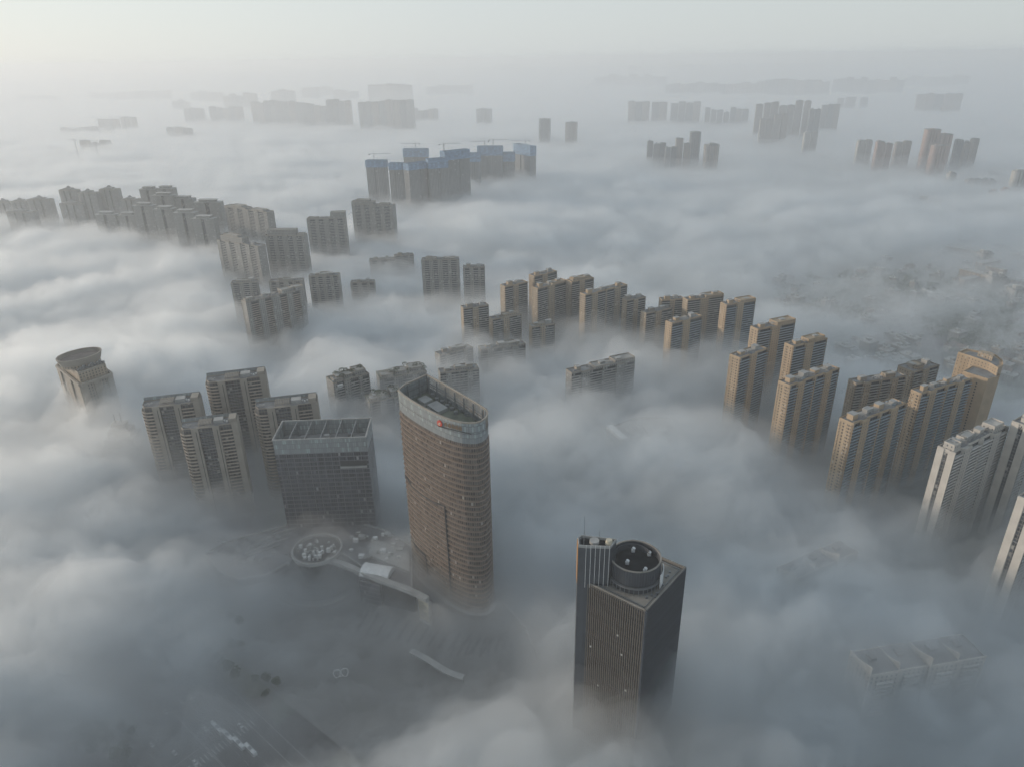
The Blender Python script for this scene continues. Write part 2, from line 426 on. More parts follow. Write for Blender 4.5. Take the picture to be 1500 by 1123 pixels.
# ---- beige slab towers on the right, sunlit end walls
GR = 'beige slab towers rising from the fog on the right'
right_towers = [
    ('beige slab tower with two window columns on its sunlit end, nearest of the beige row', (1251, 622), (1328, 592), 100, 14, SEG_T, 2, ()),
    ('large beige slab tower with steeply seen sunlit end wall, left of the nearest beige tower', (1158, 566), (1230, 541), 100, 14, SEG_T, 2, ()),
    ('long beige slab tower right behind the nearest beige tower, touching it in view', (1350, 578), (1425, 556), 100, 11, SEG_T, 1, ()),
    ('short beige tower standing before the taller two-step beige block, fog at its left foot', (1085, 526), (1125, 512), 100, 14, SEG_S, 2, ()),
    ('beige tower with a higher right half, behind the short beige tower', (1111, 484), (1165, 473), 100, 13, SEG_S, 2, ((.5, 1, .0, 1, 4),)),
    ('beige tower with white roof house, between the two-step tower and the large slab', (1163, 509), (1212, 497), 100, 13, SEG_S, 2, ((.45, .95, .1, .9, 3.5),)),
    ('beige tower with higher right half at the far end of the lit row', (1065, 448), (1107, 441), 95, 13, SEG_S, 1, ((.48, 1, 0, 1, 3),)),
    ('beige tower standing alone in fog left of the lit row, tan end wall', (985, 475), (1029, 464), 92, 12, SEG_S, 1, ()),
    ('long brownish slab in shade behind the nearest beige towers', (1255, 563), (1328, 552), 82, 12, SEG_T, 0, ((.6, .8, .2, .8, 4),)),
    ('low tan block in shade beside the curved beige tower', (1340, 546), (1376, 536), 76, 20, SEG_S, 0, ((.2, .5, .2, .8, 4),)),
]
for i, (lb, A, C, z, D, sg, wn_, ups) in enumerate(right_towers):
    o, a, L = span(A, C, z)
    shade = i >= 8  # towers in shade: their shade is put into duller wall colours
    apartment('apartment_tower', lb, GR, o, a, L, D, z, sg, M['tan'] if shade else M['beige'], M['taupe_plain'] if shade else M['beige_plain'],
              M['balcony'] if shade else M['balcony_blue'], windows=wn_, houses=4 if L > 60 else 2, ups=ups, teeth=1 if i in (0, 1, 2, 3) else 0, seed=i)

# ---- white towers at the right edge
GW = 'white slab towers at the right edge'
white_towers = [
    ('white slab tower with ragged stepped roof and dark strip up its end', (1400, 665), (1478, 626), 100, 14, ((.02, .14, .2, .8, 5), (.72, .9, .1, .8, 6), (.3, .5, .5, .95, 3))),
    ('pale slab tower cut by the right frame edge behind the ragged white one', (1512, 628), (1580, 592), 108, 15, ((.1, .3, .2, .8, 5),)),
    ('white tower corner cut by the frame in the lower right, end wall only', (1524, 742), (1610, 690), 105, 14, ((.1, .3, .2, .8, 5),)),
]
for i, (lb, A, C, z, D, ups) in enumerate(white_towers):
    o, a, L = span(A, C, z)
    apartment('apartment_tower', lb, GW, o, a, L, D, z, SEG_T, M['whitewall'], M['white_plain'], M['balcony_white'], strip_end=True, houses=4, ups=ups, seed=50 + i, rec=2.4)

# pale towers drowned in the fog at the lower right: stepped blocks with sweeping parapets
def drowned(label, A, C, z, D, n):
    o, a, L = span(A, C, z)
    t = thing('apartment_tower', label, 'apartment tower', (o[0], o[1], 0), a, 'pale towers drowned in fog at lower right')
    for k in range(n):
        x0, x1 = L * k / n, L * (k + 1) / n; y0 = (k % 2) * 2.0
        MB().box(x0, x1 - .05, y0, D + y0, 0, z - (k % 2) * 2).build('wall', M['whitewall'], t)
        MB().prism([(x0 + .5, y0 + 1), (x1 - .5, y0 + 1), (x1 - .5, D + y0 - 1), (x0 + .5, D + y0 - 1)], z - (k % 2) * 2 + .01, z - (k % 2) * 2 + .3).build('roof_deck', M['roof'], t)
        pr = MB(); zt = z - (k % 2) * 2
        for j in range(8):   # parapet that sweeps up to one corner
            f0, f1 = j / 8, (j + 1) / 8
            h = 1.2 + 5.0 * (1 - f0) ** 2.2
            pr.box(x0 - .1, x0 + .5, y0 + (D) * f0, y0 + D * f1 - .02, zt, zt + h)
        pr.box(x0 + .5, x1 - .1, y0 - .3, y0 + .2, zt, zt + 1.4)
        pr.build('sweeping_parapet', M['white_plain'], t)
        MB().box(x0 + L / n * .35, x0 + L / n * .55, y0 + D * .5, y0 + D * .75, zt + .3, zt + 2.2).build('stair_house', M['roof'], t)
        bm = MB()
        for i in range(1, int(z // 3) - 1): bm.box(x0 + L / n * .25, x0 + L / n * .8, y0 - 1.2, y0 - .01, i * 3, i * 3 + 1.05)
        bm.build('balcony_stack', M['balcony_white'], t)
    return t
drowned('pale tower with sweeping roof parapets, faint under fog at the lower right', (1275, 990), (1450, 962), 46, 20, 4)
drowned('fainter pale tower under fog left of the lower right corner group', (1165, 850), (1258, 808), 41, 17, 3)

# curved L-shaped beige tower at the far right
def curved_tower():
    z = 108
    o = at(1412, 548, z)
    a = math.atan2(*[q - p for p, q in zip(at(1402, 516, z), at(1455, 530, z))][::-1])
    t = thing('curved_tower', 'beige tower with sunlit front and rounded right end above a lower front block', 'apartment tower', (0, 0, 0), 0)
    P = lambda x, y, zz: at(x, y, zz)
    back = [P(1403, 518, z), P(1420, 523, z), P(1449, 533, z), P(1462, 541, z), P(1469, 536, z), P(1468, 529, z), P(1459, 522, z), P(1444, 518, z), P(1415, 513, z)]
    ctr = (sum(p[0] for p in back) / 9, sum(p[1] for p in back) / 9)
    t.location = (*ctr, 0)
    loc = lambda ps: [(x - ctr[0], y - ctr[1]) for x, y in ps]
    bp = loc(back)
    MB().prism(bp, 0, z).build('wall', M['beige'], t)
    MB().ring(bp, z, z + 1.6, .4).build('parapet', M['beige_plain'], t)
    MB().prism([(x * .8, y * .8) for x, y in bp], z + .02, z + .3).build('roof_deck', M['roof'], t)
    MB().prism([(x * .35 + 3, y * .35 + 2) for x, y in bp], z + .31, z + 5).build('roof_room', M['tan'], t)
    z2 = 101
    fr = loc([P(1411, 545, z2), P(1447, 556, z2), P(1464, 552, z2), P(1462, 543, z2), P(1424, 537, z2)])
    f = MB().prism(fr, 0, z2).build('front_block', M['beige_plain'], t)
    MB().ring(fr, z2, z2 + 1, .4).build('parapet', M['beige_plain'], f)
    cxx, cyy = sum(p[0] for p in fr) / 5, sum(p[1] for p in fr) / 5
    MB().prism([(cxx + (x - cxx) * .88, cyy + (y - cyy) * .88) for x, y in fr], z2 + .02, z2 + .25).build('roof_deck', M['roof'], f)
    # window columns of the sunlit wall
    p, q = fr[0], fr[1]
    d = math.dist(p, q); an = math.atan2(q[1] - p[1], q[0] - p[0])
    wp = MB().box(-.6, .6, -.1, -.005, 0, 1.5); first = None
    for s in (d * .3, d * .62):
        for i in range(3, 32):
            l = (p[0] + math.cos(an) * s, p[1] + math.sin(an) * s, i * 3 + .6)
            if first is None: first = wp.build('window', M['window'], t); first.location = l; first.rotation_euler = (0, 0, an)
            else: copy_part(first, t, l, an)
    return t
curved_tower()

# ---- towers in the middle distance
GM = 'tan towers in the middle of the fog sea'
mid = [
    ('tan tower at the left end of the middle group, half sunk in fog', (740, 421), (773, 414), 88, 13, ()),
    ('tallest tan tower at the back of the middle group', (783, 406), (816, 398), 95, 13, ()),
    ('tan tower in front of the tallest of the middle group', (788, 424), (830, 413), 92, 13, ((.5, 1, 0, 1, 2),)),
    ('tan tower with higher right part behind the long middle slab', (838, 414), (870, 408), 95, 14, ((.1, .9, .2, .9, 3),)),
    ('long tan slab with sunlit end wall, largest of the middle group', (858, 433), (919, 418), 94, 12, ()),
    ('small grey tan tower just right of the long middle slab', (919, 441), (946, 436), 85, 12, ()),
    ('dim tower low in fog, between the middle group and the lit row', (947, 460), (985, 452), 76, 12, ()),
    ('pale tan block behind, left half of a joined pair in front of dark fog', (970, 441), (1003, 439), 84, 13, ()),
    ('tan block on the right of a joined pair left of the lit row', (1008, 441), (1060, 434), 90, 13, ((.5, 1, 0, 1, 3),)),
    ('grey tower with flat top standing left before the middle group', (679, 453), (716, 448), 84, 13, ()),
    ('low roof with two steps emerging right of the flat grey tower', (722, 469), (764, 461), 72, 12, ((.4, .9, .2, .9, 3),)),
    ('small dark roof just emerging below the middle group', (780, 480), (813, 475), 64, 12, ((.3, .6, .2, .9, 2),)),
]
for i, (lb, A, C, z, D, ups) in enumerate(mid):
    o, a, L = span(A, C, z)
    apartment('apartment_tower', lb, GM, o, a, L, D, z, SEG_T if L > 60 else SEG_S, M['tan'], M['taupe_plain'] if i in (5, 6, 9, 10, 11) else M['beige_plain'], M['balcony'], windows=0, houses=3 if L > 45 else 2, ups=ups, seed=100 + i)
ghosts = [
    ('ghostly double roof barely showing in fog above the sail tower', (645, 522), (693, 510), 60),
    ('ghostly long roof barely showing left of the fogbound slab', (705, 514), (770, 505), 62),
    ('grey block with ribbed wall directly behind the sail tower top', (645, 548), (702, 541), 72),
    ('long three-step slab fading in fog at the centre', (838, 548), (930, 529), 70),
]
for i, (lb, A, C, z) in enumerate(ghosts):
    o, a, L = span(A, C, z)
    apartment('apartment_tower', lb, 'half drowned blocks at the centre', o, a, L, 14, z, SEG_T, M['greywall'], M['taupe_plain'], M['balcony'], houses=3, ups=((.36, .68, 0, 1, 2.2), (.68, 1, 0, 1, 4.4)) if i == 3 else ((.4, .8, .2, .9, 3),), seed=150 + i)

# ---- grey towers on the left, older blocks
GN = 'grey ornamental towers on the left'
leftg = [
    ('grey tower with tall middle crown and lower right wing, by the bright fog', (318, 352), (378, 362), 97, 16, ((.08, .62, .1, .95, 9), (.15, .5, .2, .8, 12))),
    ('wide grey tower with tall central block and domed right corner', (388, 346), (446, 346), 100, 16, ((.06, .78, .15, .95, 10), (.82, .98, .1, .8, 3))),
    ('grey tower with low left half and tall right half', (449, 322), (506, 320), 104, 16, ((.62, 1, .0, 1, 11), (.04, .3, .2, .8, 2.5))),
    ('tallest pair of joined grey towers, the left one higher', (515, 300), (575, 302), 108, 16, ((.0, .52, .0, 1, 6), (.1, .42, .1, .9, 9.5), (.66, .9, .2, .8, 3))),
    ('grey double tower with flat hat roofs, left of the wide central tower', (329, 304), (391, 312), 106, 18, ((0, .5, 0, 1, 3), (.15, .4, .1, .9, 6), (.62, .9, .1, .9, 3))),
    ('small grey tower with pale roof edge just left behind the big grey slab', (338, 416), (376, 414), 84, 14, ((.2, .8, .2, .9, 3),)),
    ('brownish flat roof behind the big grey slab', (394, 414), (443, 412), 86, 14, ((.3, .7, .1, .9, 2.5),)),
    ('isolated dark block with raised middle roof in bright fog', (452, 406), (497, 404), 82, 14, ((.35, .65, 0, 1, 3),)),
    ('square grey block with banded wall standing alone in fog', (617, 382), (672, 381), 90, 16, ((.1, .4, .2, .9, 2), (.6, .9, .2, .9, 2))),
    ('faint grey block right beside the square banded block', (678, 393), (710, 392), 80, 14, ()),
]
for i, (lb, A, C, z, D, ups) in enumerate(leftg):
    o, a, L = span(A, C, z)
    apartment('apartment_tower', lb, GN, o, a, L, D, z, SEG_N if L > 45 else SEG_M, M['greywall'], M['taupe_plain'], M['balcony'], houses=2, ups=ups, rec=1.4, seed=200 + i)
o, a, L = span((360, 444), (445, 424), 92)
apartment('apartment_tower', 'big grey slab with many balcony columns in bright fog left of centre', GN, o, a, L, 14, 92, SEG_N, M['greywall'], M['taupe_plain'], M['balcony_beige'], houses=4, ups=((.62, .8, 0, 1, 5), (.86, 1, 0, 1, 5), (.02, .16, .2, .8, 3)), seed=230, teeth=1)
for lb, A, C, z in (('barely visible low roof to the right of the isolated dark block', (513, 415), (548, 414), 47), ('faint ridge of roofs in the fog left of the square banded block', (541, 382), (578, 380), 50), ('darker roof at the end of a faint ridge, above the square banded block', (578, 376), (606, 374), 54)):
    o, a, L = span(A, C, z)
    apartment('apartment_tower', lb, GN, o, a, L, 14, z, SEG_M, M['greywall'], M['taupe_plain'], M['balcony'], houses=2, seed=240)

# ---- far left group: two rows of towers with flat hats and pointed crowns
def hat_tower(label, x0, x1, yt, yb, kind, group, depth=18, zf=46, wall='greywall', hat=True):
    d = (H - zf) / math.tan(math.atan2(-ray((x0 + x1) / 2, yb)[2], math.hypot(*ray((x0 + x1) / 2, yb)[:2])))
    r = ray((x0 + x1) / 2, yt); z = H + r[2] / math.hypot(r[0], r[1]) * d
    z = max(50, min(215, z))
    o, a, L = span((x0, yt), (x1, yt), z)
    t = thing('apartment_tower', label, 'apartment tower', (o[0], o[1], 0), a, group)
    if kind == 'strip':
        c0, c1 = L * .42, L * .58
        poly = [(0, 0), (L * .2, -1), (c0, -1), (c0, 2.5), (c1, 2.5), (c1, -1), (L * .8, -1), (L, 0), (L, depth), (0, depth)]
        MB().prism(poly, 0, z - 3).build('wall', M[wall], t)
        MB().box(c0 + .05, c1 - .05, 2.3, 2.49, 3, z - 4).build('glazing', M['glaze'], t)
        MB().box(-.8, L + .8, -1.6, depth + .8, z - 2.99, z - 2.3).build('eaves_slab', M['roof_pale'], t)
        b = MB().box(L * .2, L * .8, 2, depth - 3, z - 2.29, z + 2).build('penthouse', M[wall], t)
        MB().box(L * .15, L * .85, .5, depth - 1.5, z + 2.01, z + 2.6).build('hat_roof', M['roof_pale'], b)
    elif kind == 'crown':
        zc = z - 9
        f = lambda u: L * u
        poly = [(0, 2), (f(.12), 0), (f(.3), 0), (f(.3), 4), (f(.4), 4), (f(.4), -.6), (f(.6), -.6), (f(.6), 4), (f(.7), 4), (f(.7), 0), (f(.88), 0), (L, 2), (L, depth), (0, depth)]
        MB().prism(poly, 0, zc).build('wall', M[wall], t)
        MB().ring([(0, 2), (f(.12), 0), (f(.88), 0), (L, 2), (L, depth), (0, depth)], zc + .002, zc + 1.5, .5).build('parapet', M['taupe_plain'], t)
        b = MB().box(f(.08), f(.4), 3, depth - 3, zc + .01, zc + 2.6).build('upper_block', M[wall], t)
        b = MB().box(f(.62), f(.93), 3, depth - 3, zc + .01, zc + 2.2).build('upper_block', M[wall], t)
        b = MB().box(f(.28), f(.72), 2, depth - 2, zc + 2.7, zc + 5).build('upper_block', M[wall], t)
        MB().box(f(.3), f(.7), 2.5, depth - 2.5, zc + .01, zc + 2.69).build('block_base', M[wall], b)
        p2 = [(f(.4), 5), (f(.6), 5), (f(.6), depth - 5), (f(.4), depth - 5)]; c = (f(.5), depth * .5)
        MB().prism(p2, zc + 5.01, zc + 9.5, [(c[0] + (x - c[0]) * .3, c[1] + (y - c[1]) * .3) for x, y in p2]).build('crown_roof', M['roof'], b)
    return t
GP = 'hazy tower cluster at the far left'
for lb, x0, x1, yt, yb, k in [
    ('hazy pointed tower at the left end of the upper row', 83, 109, 274, 322, 'crown'),
    ('second hazy pointed tower from the left, lower than its neighbour', 111, 138, 278, 325, 'crown'),
    ('hazy pointed tower standing clear by itself in the cluster', 142, 169, 273, 322, 'crown'),
    ('low hazy pointed tower behind the hat roofs', 174, 199, 288, 325, 'crown'),
    ('hazy tower low in fog below the leftmost pointed tower', 84, 118, 294, 326, 'crown'),
    ('faint low tower right of two others at the left frame edge', 36, 70, 288, 322, 'crown'),
    ('faint low tower in the middle of three at the left frame edge', 12, 36, 291, 320, 'crown'),
    ('faint low tower cut by the left frame edge', -12, 11, 292, 318, 'crown'),
    ('faint pale roof low in the fog below the three edge towers', 6, 46, 306, 330, 'crown'),
    ('hat roof tower at the back, left of a joined tall pair', 203, 227, 276, 330, 'strip'),
    ('hat roof tower at the back, right of a joined tall pair', 228, 252, 275, 330, 'strip'),
    ('pale hat roof tower just before the joined tall pair', 222, 252, 285, 336, 'strip'),
    ('hat roof tower in the back row with stepped right shoulder', 252, 281, 290, 335, 'strip'),
    ('broad hat roof tower at the right end of the back row', 283, 321, 295, 345, 'strip'),
    ('front row tower lowest in the fog at its left end', 138, 168, 313, 340, 'strip'),
    ('front row tower second from its left end', 172, 197, 314, 342, 'strip'),
    ('front row hat tower where the fog edge starts to drop', 193, 222, 300, 346, 'strip'),
    ('front row hat tower with long dark centre strip', 224, 252, 305, 352, 'strip'),
    ('front row hat tower with white roof edge', 253, 284, 310, 357, 'strip'),
    ('front row hat tower nearest the bright fog at the right', 280, 312, 319, 361, 'strip'),
]:
    hat_tower(lb, x0, x1, yt, yb, k, GP)

# ---- far towers and slabs
def far_block(label, x0, x1, yt, yb, group, n=1, wall='farwall', zf=46, depth=20, crown='flat', jag=.09, seed=0, name='distant_tower', slope=0):
    rg = random.Random(seed + int(x0 * 7 + yt))
    xm = (x0 + x1) / 2
    r = ray(xm, yb); d = (H - zf) / -r[2] * math.hypot(r[0], r[1])
    d = min(d, 15000)
    r = ray(xm, yt); z = H + r[2] / math.hypot(r[0], r[1]) * d
    z = max(56 if zf else 16, min(215, z))
    o, a, L = span((x0, yt + slope), (x1, yt - slope), z)
    t = thing(name, label, 'apartment tower' if n < 3 else 'apartment block', (o[0], o[1], 0), a, group)
    for k in range(n):
        gap = (.02 + jag * .25) * L / n if n > 1 else 0
        x_0, x_1 = L * k / n + gap * rg.uniform(.1, 2.2), L * (k + 1) / n - gap * rg.uniform(.1, 1.0)
        zz = z * (1 + rg.uniform(-jag - .05, jag * .3 + .02)); wL = x_1 - x_0
        y0 = rg.uniform(0, 7) if n > 1 else 0
        f = lambda u: x_0 + wL * u
        nd = depth * .28
        poly = [(f(0), y0 + 3), (f(.1), y0), (f(.26), y0), (f(.26), y0 + nd), (f(.36), y0 + nd), (f(.36), y0 - .8), (f(.47), y0 - .8), (f(.47), y0 + nd), (f(.55), y0 + nd), (f(.55), y0 - .8), (f(.66), y0 - .8), (f(.66), y0 + nd), (f(.76), y0 + nd), (f(.76), y0), (f(.9), y0), (f(1), y0 + 3), (f(1), y0 + depth), (f(0), y0 + depth)]
        MB().prism(poly, 0, zz).build('wall', M[wall] if wall != 'farwall' else M[('farwall', 'farbeige', 'fardark')[rg.randrange(3)]], t)
        MB().ring([(f(0), y0 + 3), (f(.1), y0), (f(.9), y0), (f(1), y0 + 3), (f(1), y0 + depth), (f(0), y0 + depth)], zz + .002, zz + 1.6, .6).build('parapet', M['roof'], t)
        h = rg.uniform(3, 7)
        box4 = lambda u0, u1, v0, v1: [(f(u0), y0 + depth * v0), (f(u1), y0 + depth * v0), (f(u1), y0 + depth * v1), (f(u0), y0 + depth * v1)]
        if crown == 'point':
            p2 = box4(.34, .68, .2, .8); c = (f(.51), y0 + depth * .5)
            MB().prism(box4(.2, .8, .12, .88), zz + .01, zz + 3).build('upper_block', M[wall], t)
            MB().prism(p2, zz + 3.01, zz + 5.5, [(c[0] + (x - c[0]) * .5, c[1] + (y - c[1]) * .5) for x, y in p2]).build('crown_roof', M['roof'], t)
        else:
            a_ = rg.uniform(.1, .4); MB().prism(box4(a_, a_ + rg.uniform(.2, .45), .3, .8), zz + .01, zz + h).build('stair_house', M[wall], t)
            b_ = rg.uniform(.6, .8); MB().prism(box4(b_, b_ + .12, .4, .7), zz + .01, zz + h * .6).build('stair_house', M['roof'], t)
    return t

GF = 'far hazy towers beyond the fog sea'
for args in [
    # right of centre and far right
    ('slim round-shouldered tower alone in fog, left of a distant pair', 789, 805, 176, 208, dict(crown='point', name='twin_tower', depth=40)),
    ('slim round-shouldered tower alone in fog, right of a distant pair', 828, 845, 174, 209, dict(crown='point', name='twin_tower', depth=40)),
    ('small square tower alone in the far fog left of the distant pair', 697, 718, 157, 181, dict(depth=40)),
    ('wide far slab, left of three dark ones in a line', 920, 952, 150, 178, dict(n=3, jag=.01)),
    ('narrow far slab in the middle of three dark ones in a line', 955, 978, 150, 178, dict(n=2, jag=.01)),
    ('wide far slab, right of three dark ones in a line', 983, 1027, 150, 178, dict(n=4, jag=.01)),
    ('dense bank of tall hazy towers, biggest on the right horizon', 1108, 1190, 148, 196, dict(n=7, wall='farbeige', crown='point')),
    ('shorter bank of towers before the biggest hazy bank', 1114, 1156, 170, 205, dict(n=4, wall='farbeige')),
    ('narrow hazy tower right beside the biggest bank', 1186, 1204, 160, 200, dict(n=2)),
    ('hazy tower block with three ribs right of the biggest bank', 1205, 1232, 153, 190, dict(n=3, jag=.01)),
    ('pale low tower at the foot of the biggest bank', 1178, 1200, 196, 216, dict(n=2, wall='whitewall')),
    ('wide dark slab with domed roofs near the right horizon', 1344, 1412, 138, 166, dict(n=5, crown='point', jag=.02)),
    ('small dim tower left of three below the right skyline', 1228, 1238, 141, 160, dict()),
    ('small dim tower in the middle of three below the right skyline', 1240, 1255, 141, 160, dict()),
    ('small dim tower on the right of three below the right skyline', 1262, 1273, 140, 160, dict()),
    ('pale ribbed tower, left of a low row of three on the right', 1258, 1281, 206, 230, dict(n=2, wall='whitewall')),
    ('white and red ribbed tower, middle of a low row of three on the right', 1285, 1311, 206, 236, dict(n=2, wall='redwall')),
    ('cream tower, right of a low row of three on the right', 1314, 1338, 209, 232, dict(n=2, wall='farbeige')),
    ('reddish tall tower, left one of a pair at the hazy right', 1359, 1380, 190, 236, dict(n=1, wall='redwall', depth=30)),
    ('reddish tall tower, right one of a pair at the hazy right', 1381, 1399, 191, 236, dict(n=1, wall='redwall', depth=30)),
    ('shorter reddish tower before the tall reddish pair', 1370, 1392, 210, 242, dict(n=1, wall='redwall', depth=30)),
    ('dark jagged block stepping down right of the reddish pair', 1402, 1437, 205, 236, dict(n=3, jag=.15)),
    ('dark high tower crowning a block under construction at the hazy right', 1012, 1028, 189, 230, dict(crown='point', depth=40)),
    ('wide dark block below the dark high tower', 990, 1014, 206, 234, dict(n=2)),
    ('dim grey block left end of the dark construction cluster', 948, 977, 207, 232, dict(n=3, jag=.08)),
    ('dark square tower right of the dark high tower', 1034, 1055, 207, 238, dict(depth=40)),
    ('low brown blocks between dim grey block and dark tower', 975, 992, 214, 236, dict(n=2, jag=.1)),
    # left skyline
    ('tall ribbed bank with spiked roofline beside a gap, centre skyline', 523, 604, 148, 190, dict(n=8, crown='point', jag=.02)),
    ('paler long block behind the spiked bank at the centre skyline', 537, 600, 124, 152, dict(n=7, jag=.01, depth=40)),
    ('large hazy slab ending in a tall right corner, left of the spiked bank', 476, 512, 147, 186, dict(n=4, jag=.02)),
    ('hazy slab joined on the left to the slab with tall corner', 440, 476, 153, 186, dict(n=4, jag=.05)),
    ('hazy ribbed bank of towers, left part of the long hazy wall', 402, 440, 150, 184, dict(n=4, jag=.03)),
    ('hazy towers at the left end of the long hazy wall', 364, 402, 147, 182, dict(n=4, jag=.06)),
    ('pair of faint towers left of the long hazy wall', 304, 353, 157, 180, dict(n=5, jag=.05)),
    ('faint ribbed block apart at the left of the far towers', 267, 296, 159, 180, dict(n=3, jag=.01)),
    ('faint sloping towers behind the far left pair', 324, 374, 138, 162, dict(n=5, jag=.12)),
    ('faint grey block above the long hazy wall', 394, 430, 133, 155, dict(n=3)),
    ('small square tower alone on the far left skyline', 467, 481, 126, 142, dict(depth=60)),
    ('faint low blocks above the pair of faint towers', 276, 324, 134, 150, dict(n=4, jag=.1)),
    ('faint long low block on the left, left of two', 129, 182, 136, 148, dict(n=5, jag=.04, depth=60)),
    ('faint long low block on the left, right of two', 189, 244, 134, 148, dict(n=5, jag=.04, depth=60)),
    ('very faint low ridge of roofs near the left frame edge', 22, 78, 141, 149, dict(n=5, jag=.04, depth=60)),
    ('small hazy double block low in bright fog left of centre', 241, 279, 188, 199, dict(n=3, jag=.05)),
    ('faint jagged block on the skyline right of the spiked bank', 623, 690, 126, 140, dict(n=8, jag=.08, depth=50)),
    ('faintest block over the fog at the top centre', 725, 762, 95, 101, dict(n=4, depth=60)),
    ('faint row of five tiny towers on the left skyline', 319, 382, 112, 124, dict(n=5, depth=50)),
    ('faint tiny tower standing off left of the row of five', 238, 250, 116, 125, dict(depth=50)),
    ('very faint roofs on the left skyline edge', 2, 105, 120, 127, dict(n=8, jag=.1, depth=60)),
    ('faint paired towers standing over the far end of the long hazy wall', 440, 462, 128, 146, dict(n=2, depth=60)),
    ('faint stepped roofs right behind the slab with tall corner', 486, 520, 132, 148, dict(n=4, jag=.12, depth=60)),
    ('faint low row joining the spiked bank to the lone square tower', 604, 640, 158, 178, dict(n=5, jag=.12)),
    ('faint towers between the far left low blocks and the faint pair', 250, 276, 148, 162, dict(n=3, jag=.1)),
    # right skyline bands
    ('long pale skyline bank, first from the left on the right half', 870, 975, 110, 128, dict(n=10, jag=.1, depth=60)),
    ('pale higher towers behind the first skyline bank', 920, 946, 98, 116, dict(n=3, depth=60)),
    ('long hazy skyline bank left of the highest skyline towers', 975, 1110, 122, 140, dict(n=12, jag=.12, depth=60)),
    ('dark long skyline bank above the biggest hazy bank', 1108, 1216, 117, 141, dict(n=9, jag=.06, depth=60)),
    ('ribbed skyline bank right of the dark long one', 1220, 1326, 113, 138, dict(n=10, jag=.12, depth=60)),
    ('ribbed skyline bank tapering off at the far right', 1326, 1422, 111, 128, dict(n=11, jag=.12, depth=60)),
    ('three faint highest towers on the right skyline', 1120, 1190, 94, 112, dict(n=5, jag=.1, depth=60)),
    ('faint upper towers at the start of the right skyline', 985, 1030, 96, 112, dict(n=5, jag=.12, depth=60)),
    ('dim low block between the three dark slabs and the biggest bank', 1032, 1098, 160, 180, dict(n=7, jag=.12)),
]:
    lb, x0, x1, yt, yb, kw = args
    far_block(lb, x0, x1, yt, yb, GF, **kw)

# ---- towers under construction with blue nets and cranes
def crane(label, px, py, base, jib_ang, ht, jl=46, group='tower cranes over the building sites'):
    x, y = base
    t = thing('tower_crane', label, 'crane', (x, y, 0), jib_ang, group)
    mb = MB()
    for sx in (-1, 1):
        for sy in (-1, 1): mb.tube((sx, sy, 0), (sx, sy, ht), .28, 4)
    z = 0; k = 0
    while z < ht - 4:
        s = 1 if k % 2 else -1
        mb.tube((-s, -1, z), (s, -1, z + 4), .16, 4); mb.tube((-1, -s, z), (-1, s, z + 4), .16, 4); z += 4; k += 1
    mb.build('mast', M['steel'], t)
    j = MB()
    for yy in (-.7, .7): j.tube((0, yy, ht), (jl, yy, ht), .26, 4)
    j.tube((0, 0, ht + 1.5), (jl, 0, ht + .8), .26, 4)
    for i in range(int(jl // 3)): j.tube((i * 3, -.7, ht), (i * 3 + 1.5, 0, ht + 1.4), .14, 4); j.tube((i * 3 + 1.5, 0, ht + 1.4), (i * 3 + 3, .7, ht), .14, 4)
    j.build('jib', M['steel'], t)
    c = MB(); c.box(-14, 0, -.6, .6, ht, ht + .6); c.box(-14, -10, -1.2, 1.2, ht - 2.4, ht); c.build('counter_jib', M['steel'], t)
    MB().tube((0, 0, ht), (0, 0, ht + 9), .7, 4, .2).build('apex_tower', M['steel'], t)
    st = MB().tube((0, 0, ht + 9), (jl * .7, 0, ht + 1), .1, 4); st.tube((0, 0, ht + 9), (-12, 0, ht + .6), .1, 4); st.build('tie_rods', M['steel'], t)
    MB().box(.8, 2.6, .9, 2.4, ht - 2.2, ht - .1).build('cab', M['white'], t)
    return t
GS = 'towers under construction wrapped in blue netting'
def site_tower(label, x0, x1, yt, yb, net, slope=0, zf=48, depth=22):
    xm = (x0 + x1) / 2
    r = ray(xm, yb); d = (H - zf) / -r[2] * math.hypot(r[0], r[1])
    r = ray(xm, yt); z = min(175, H + r[2] / math.hypot(r[0], r[1]) * d)
    o, a, L = span((x0, yt + slope), (x1, yt - slope), z)
    t = thing('unfinished_tower', label, 'tower under construction', (o[0], o[1], 0), a, GS)
    poly = [(0, 1.5), (L * .2, 0), (L * .42, 0), (L * .42, 2), (L * .58, 2), (L * .58, 0), (L * .8, 0), (L, 1.5), (L, depth), (0, depth)]
    MB().prism(poly, 0, z - 2).build('concrete_frame', M['concrete'], t)
    np_ = [(-.9, .6), (L * .2, -1), (L * .8, -1), (L + .9, .6), (L + .9, depth + .9), (-.9, depth + .9)]
    nb = MB(); nb.ring(np_, z - net, z + 2.5, .25); nb.build('safety_net', M['net'], t)
    rd = MB()
    for i in range(12): rd.tube((L * (i + .5) / 12, depth * .4, z - 2), (L * (i + .5) / 12, depth * .4, z + 3.2), .2, 4)
    rd.build('formwork_props', M['steel'], t)
    return t, (o, a, L, z)
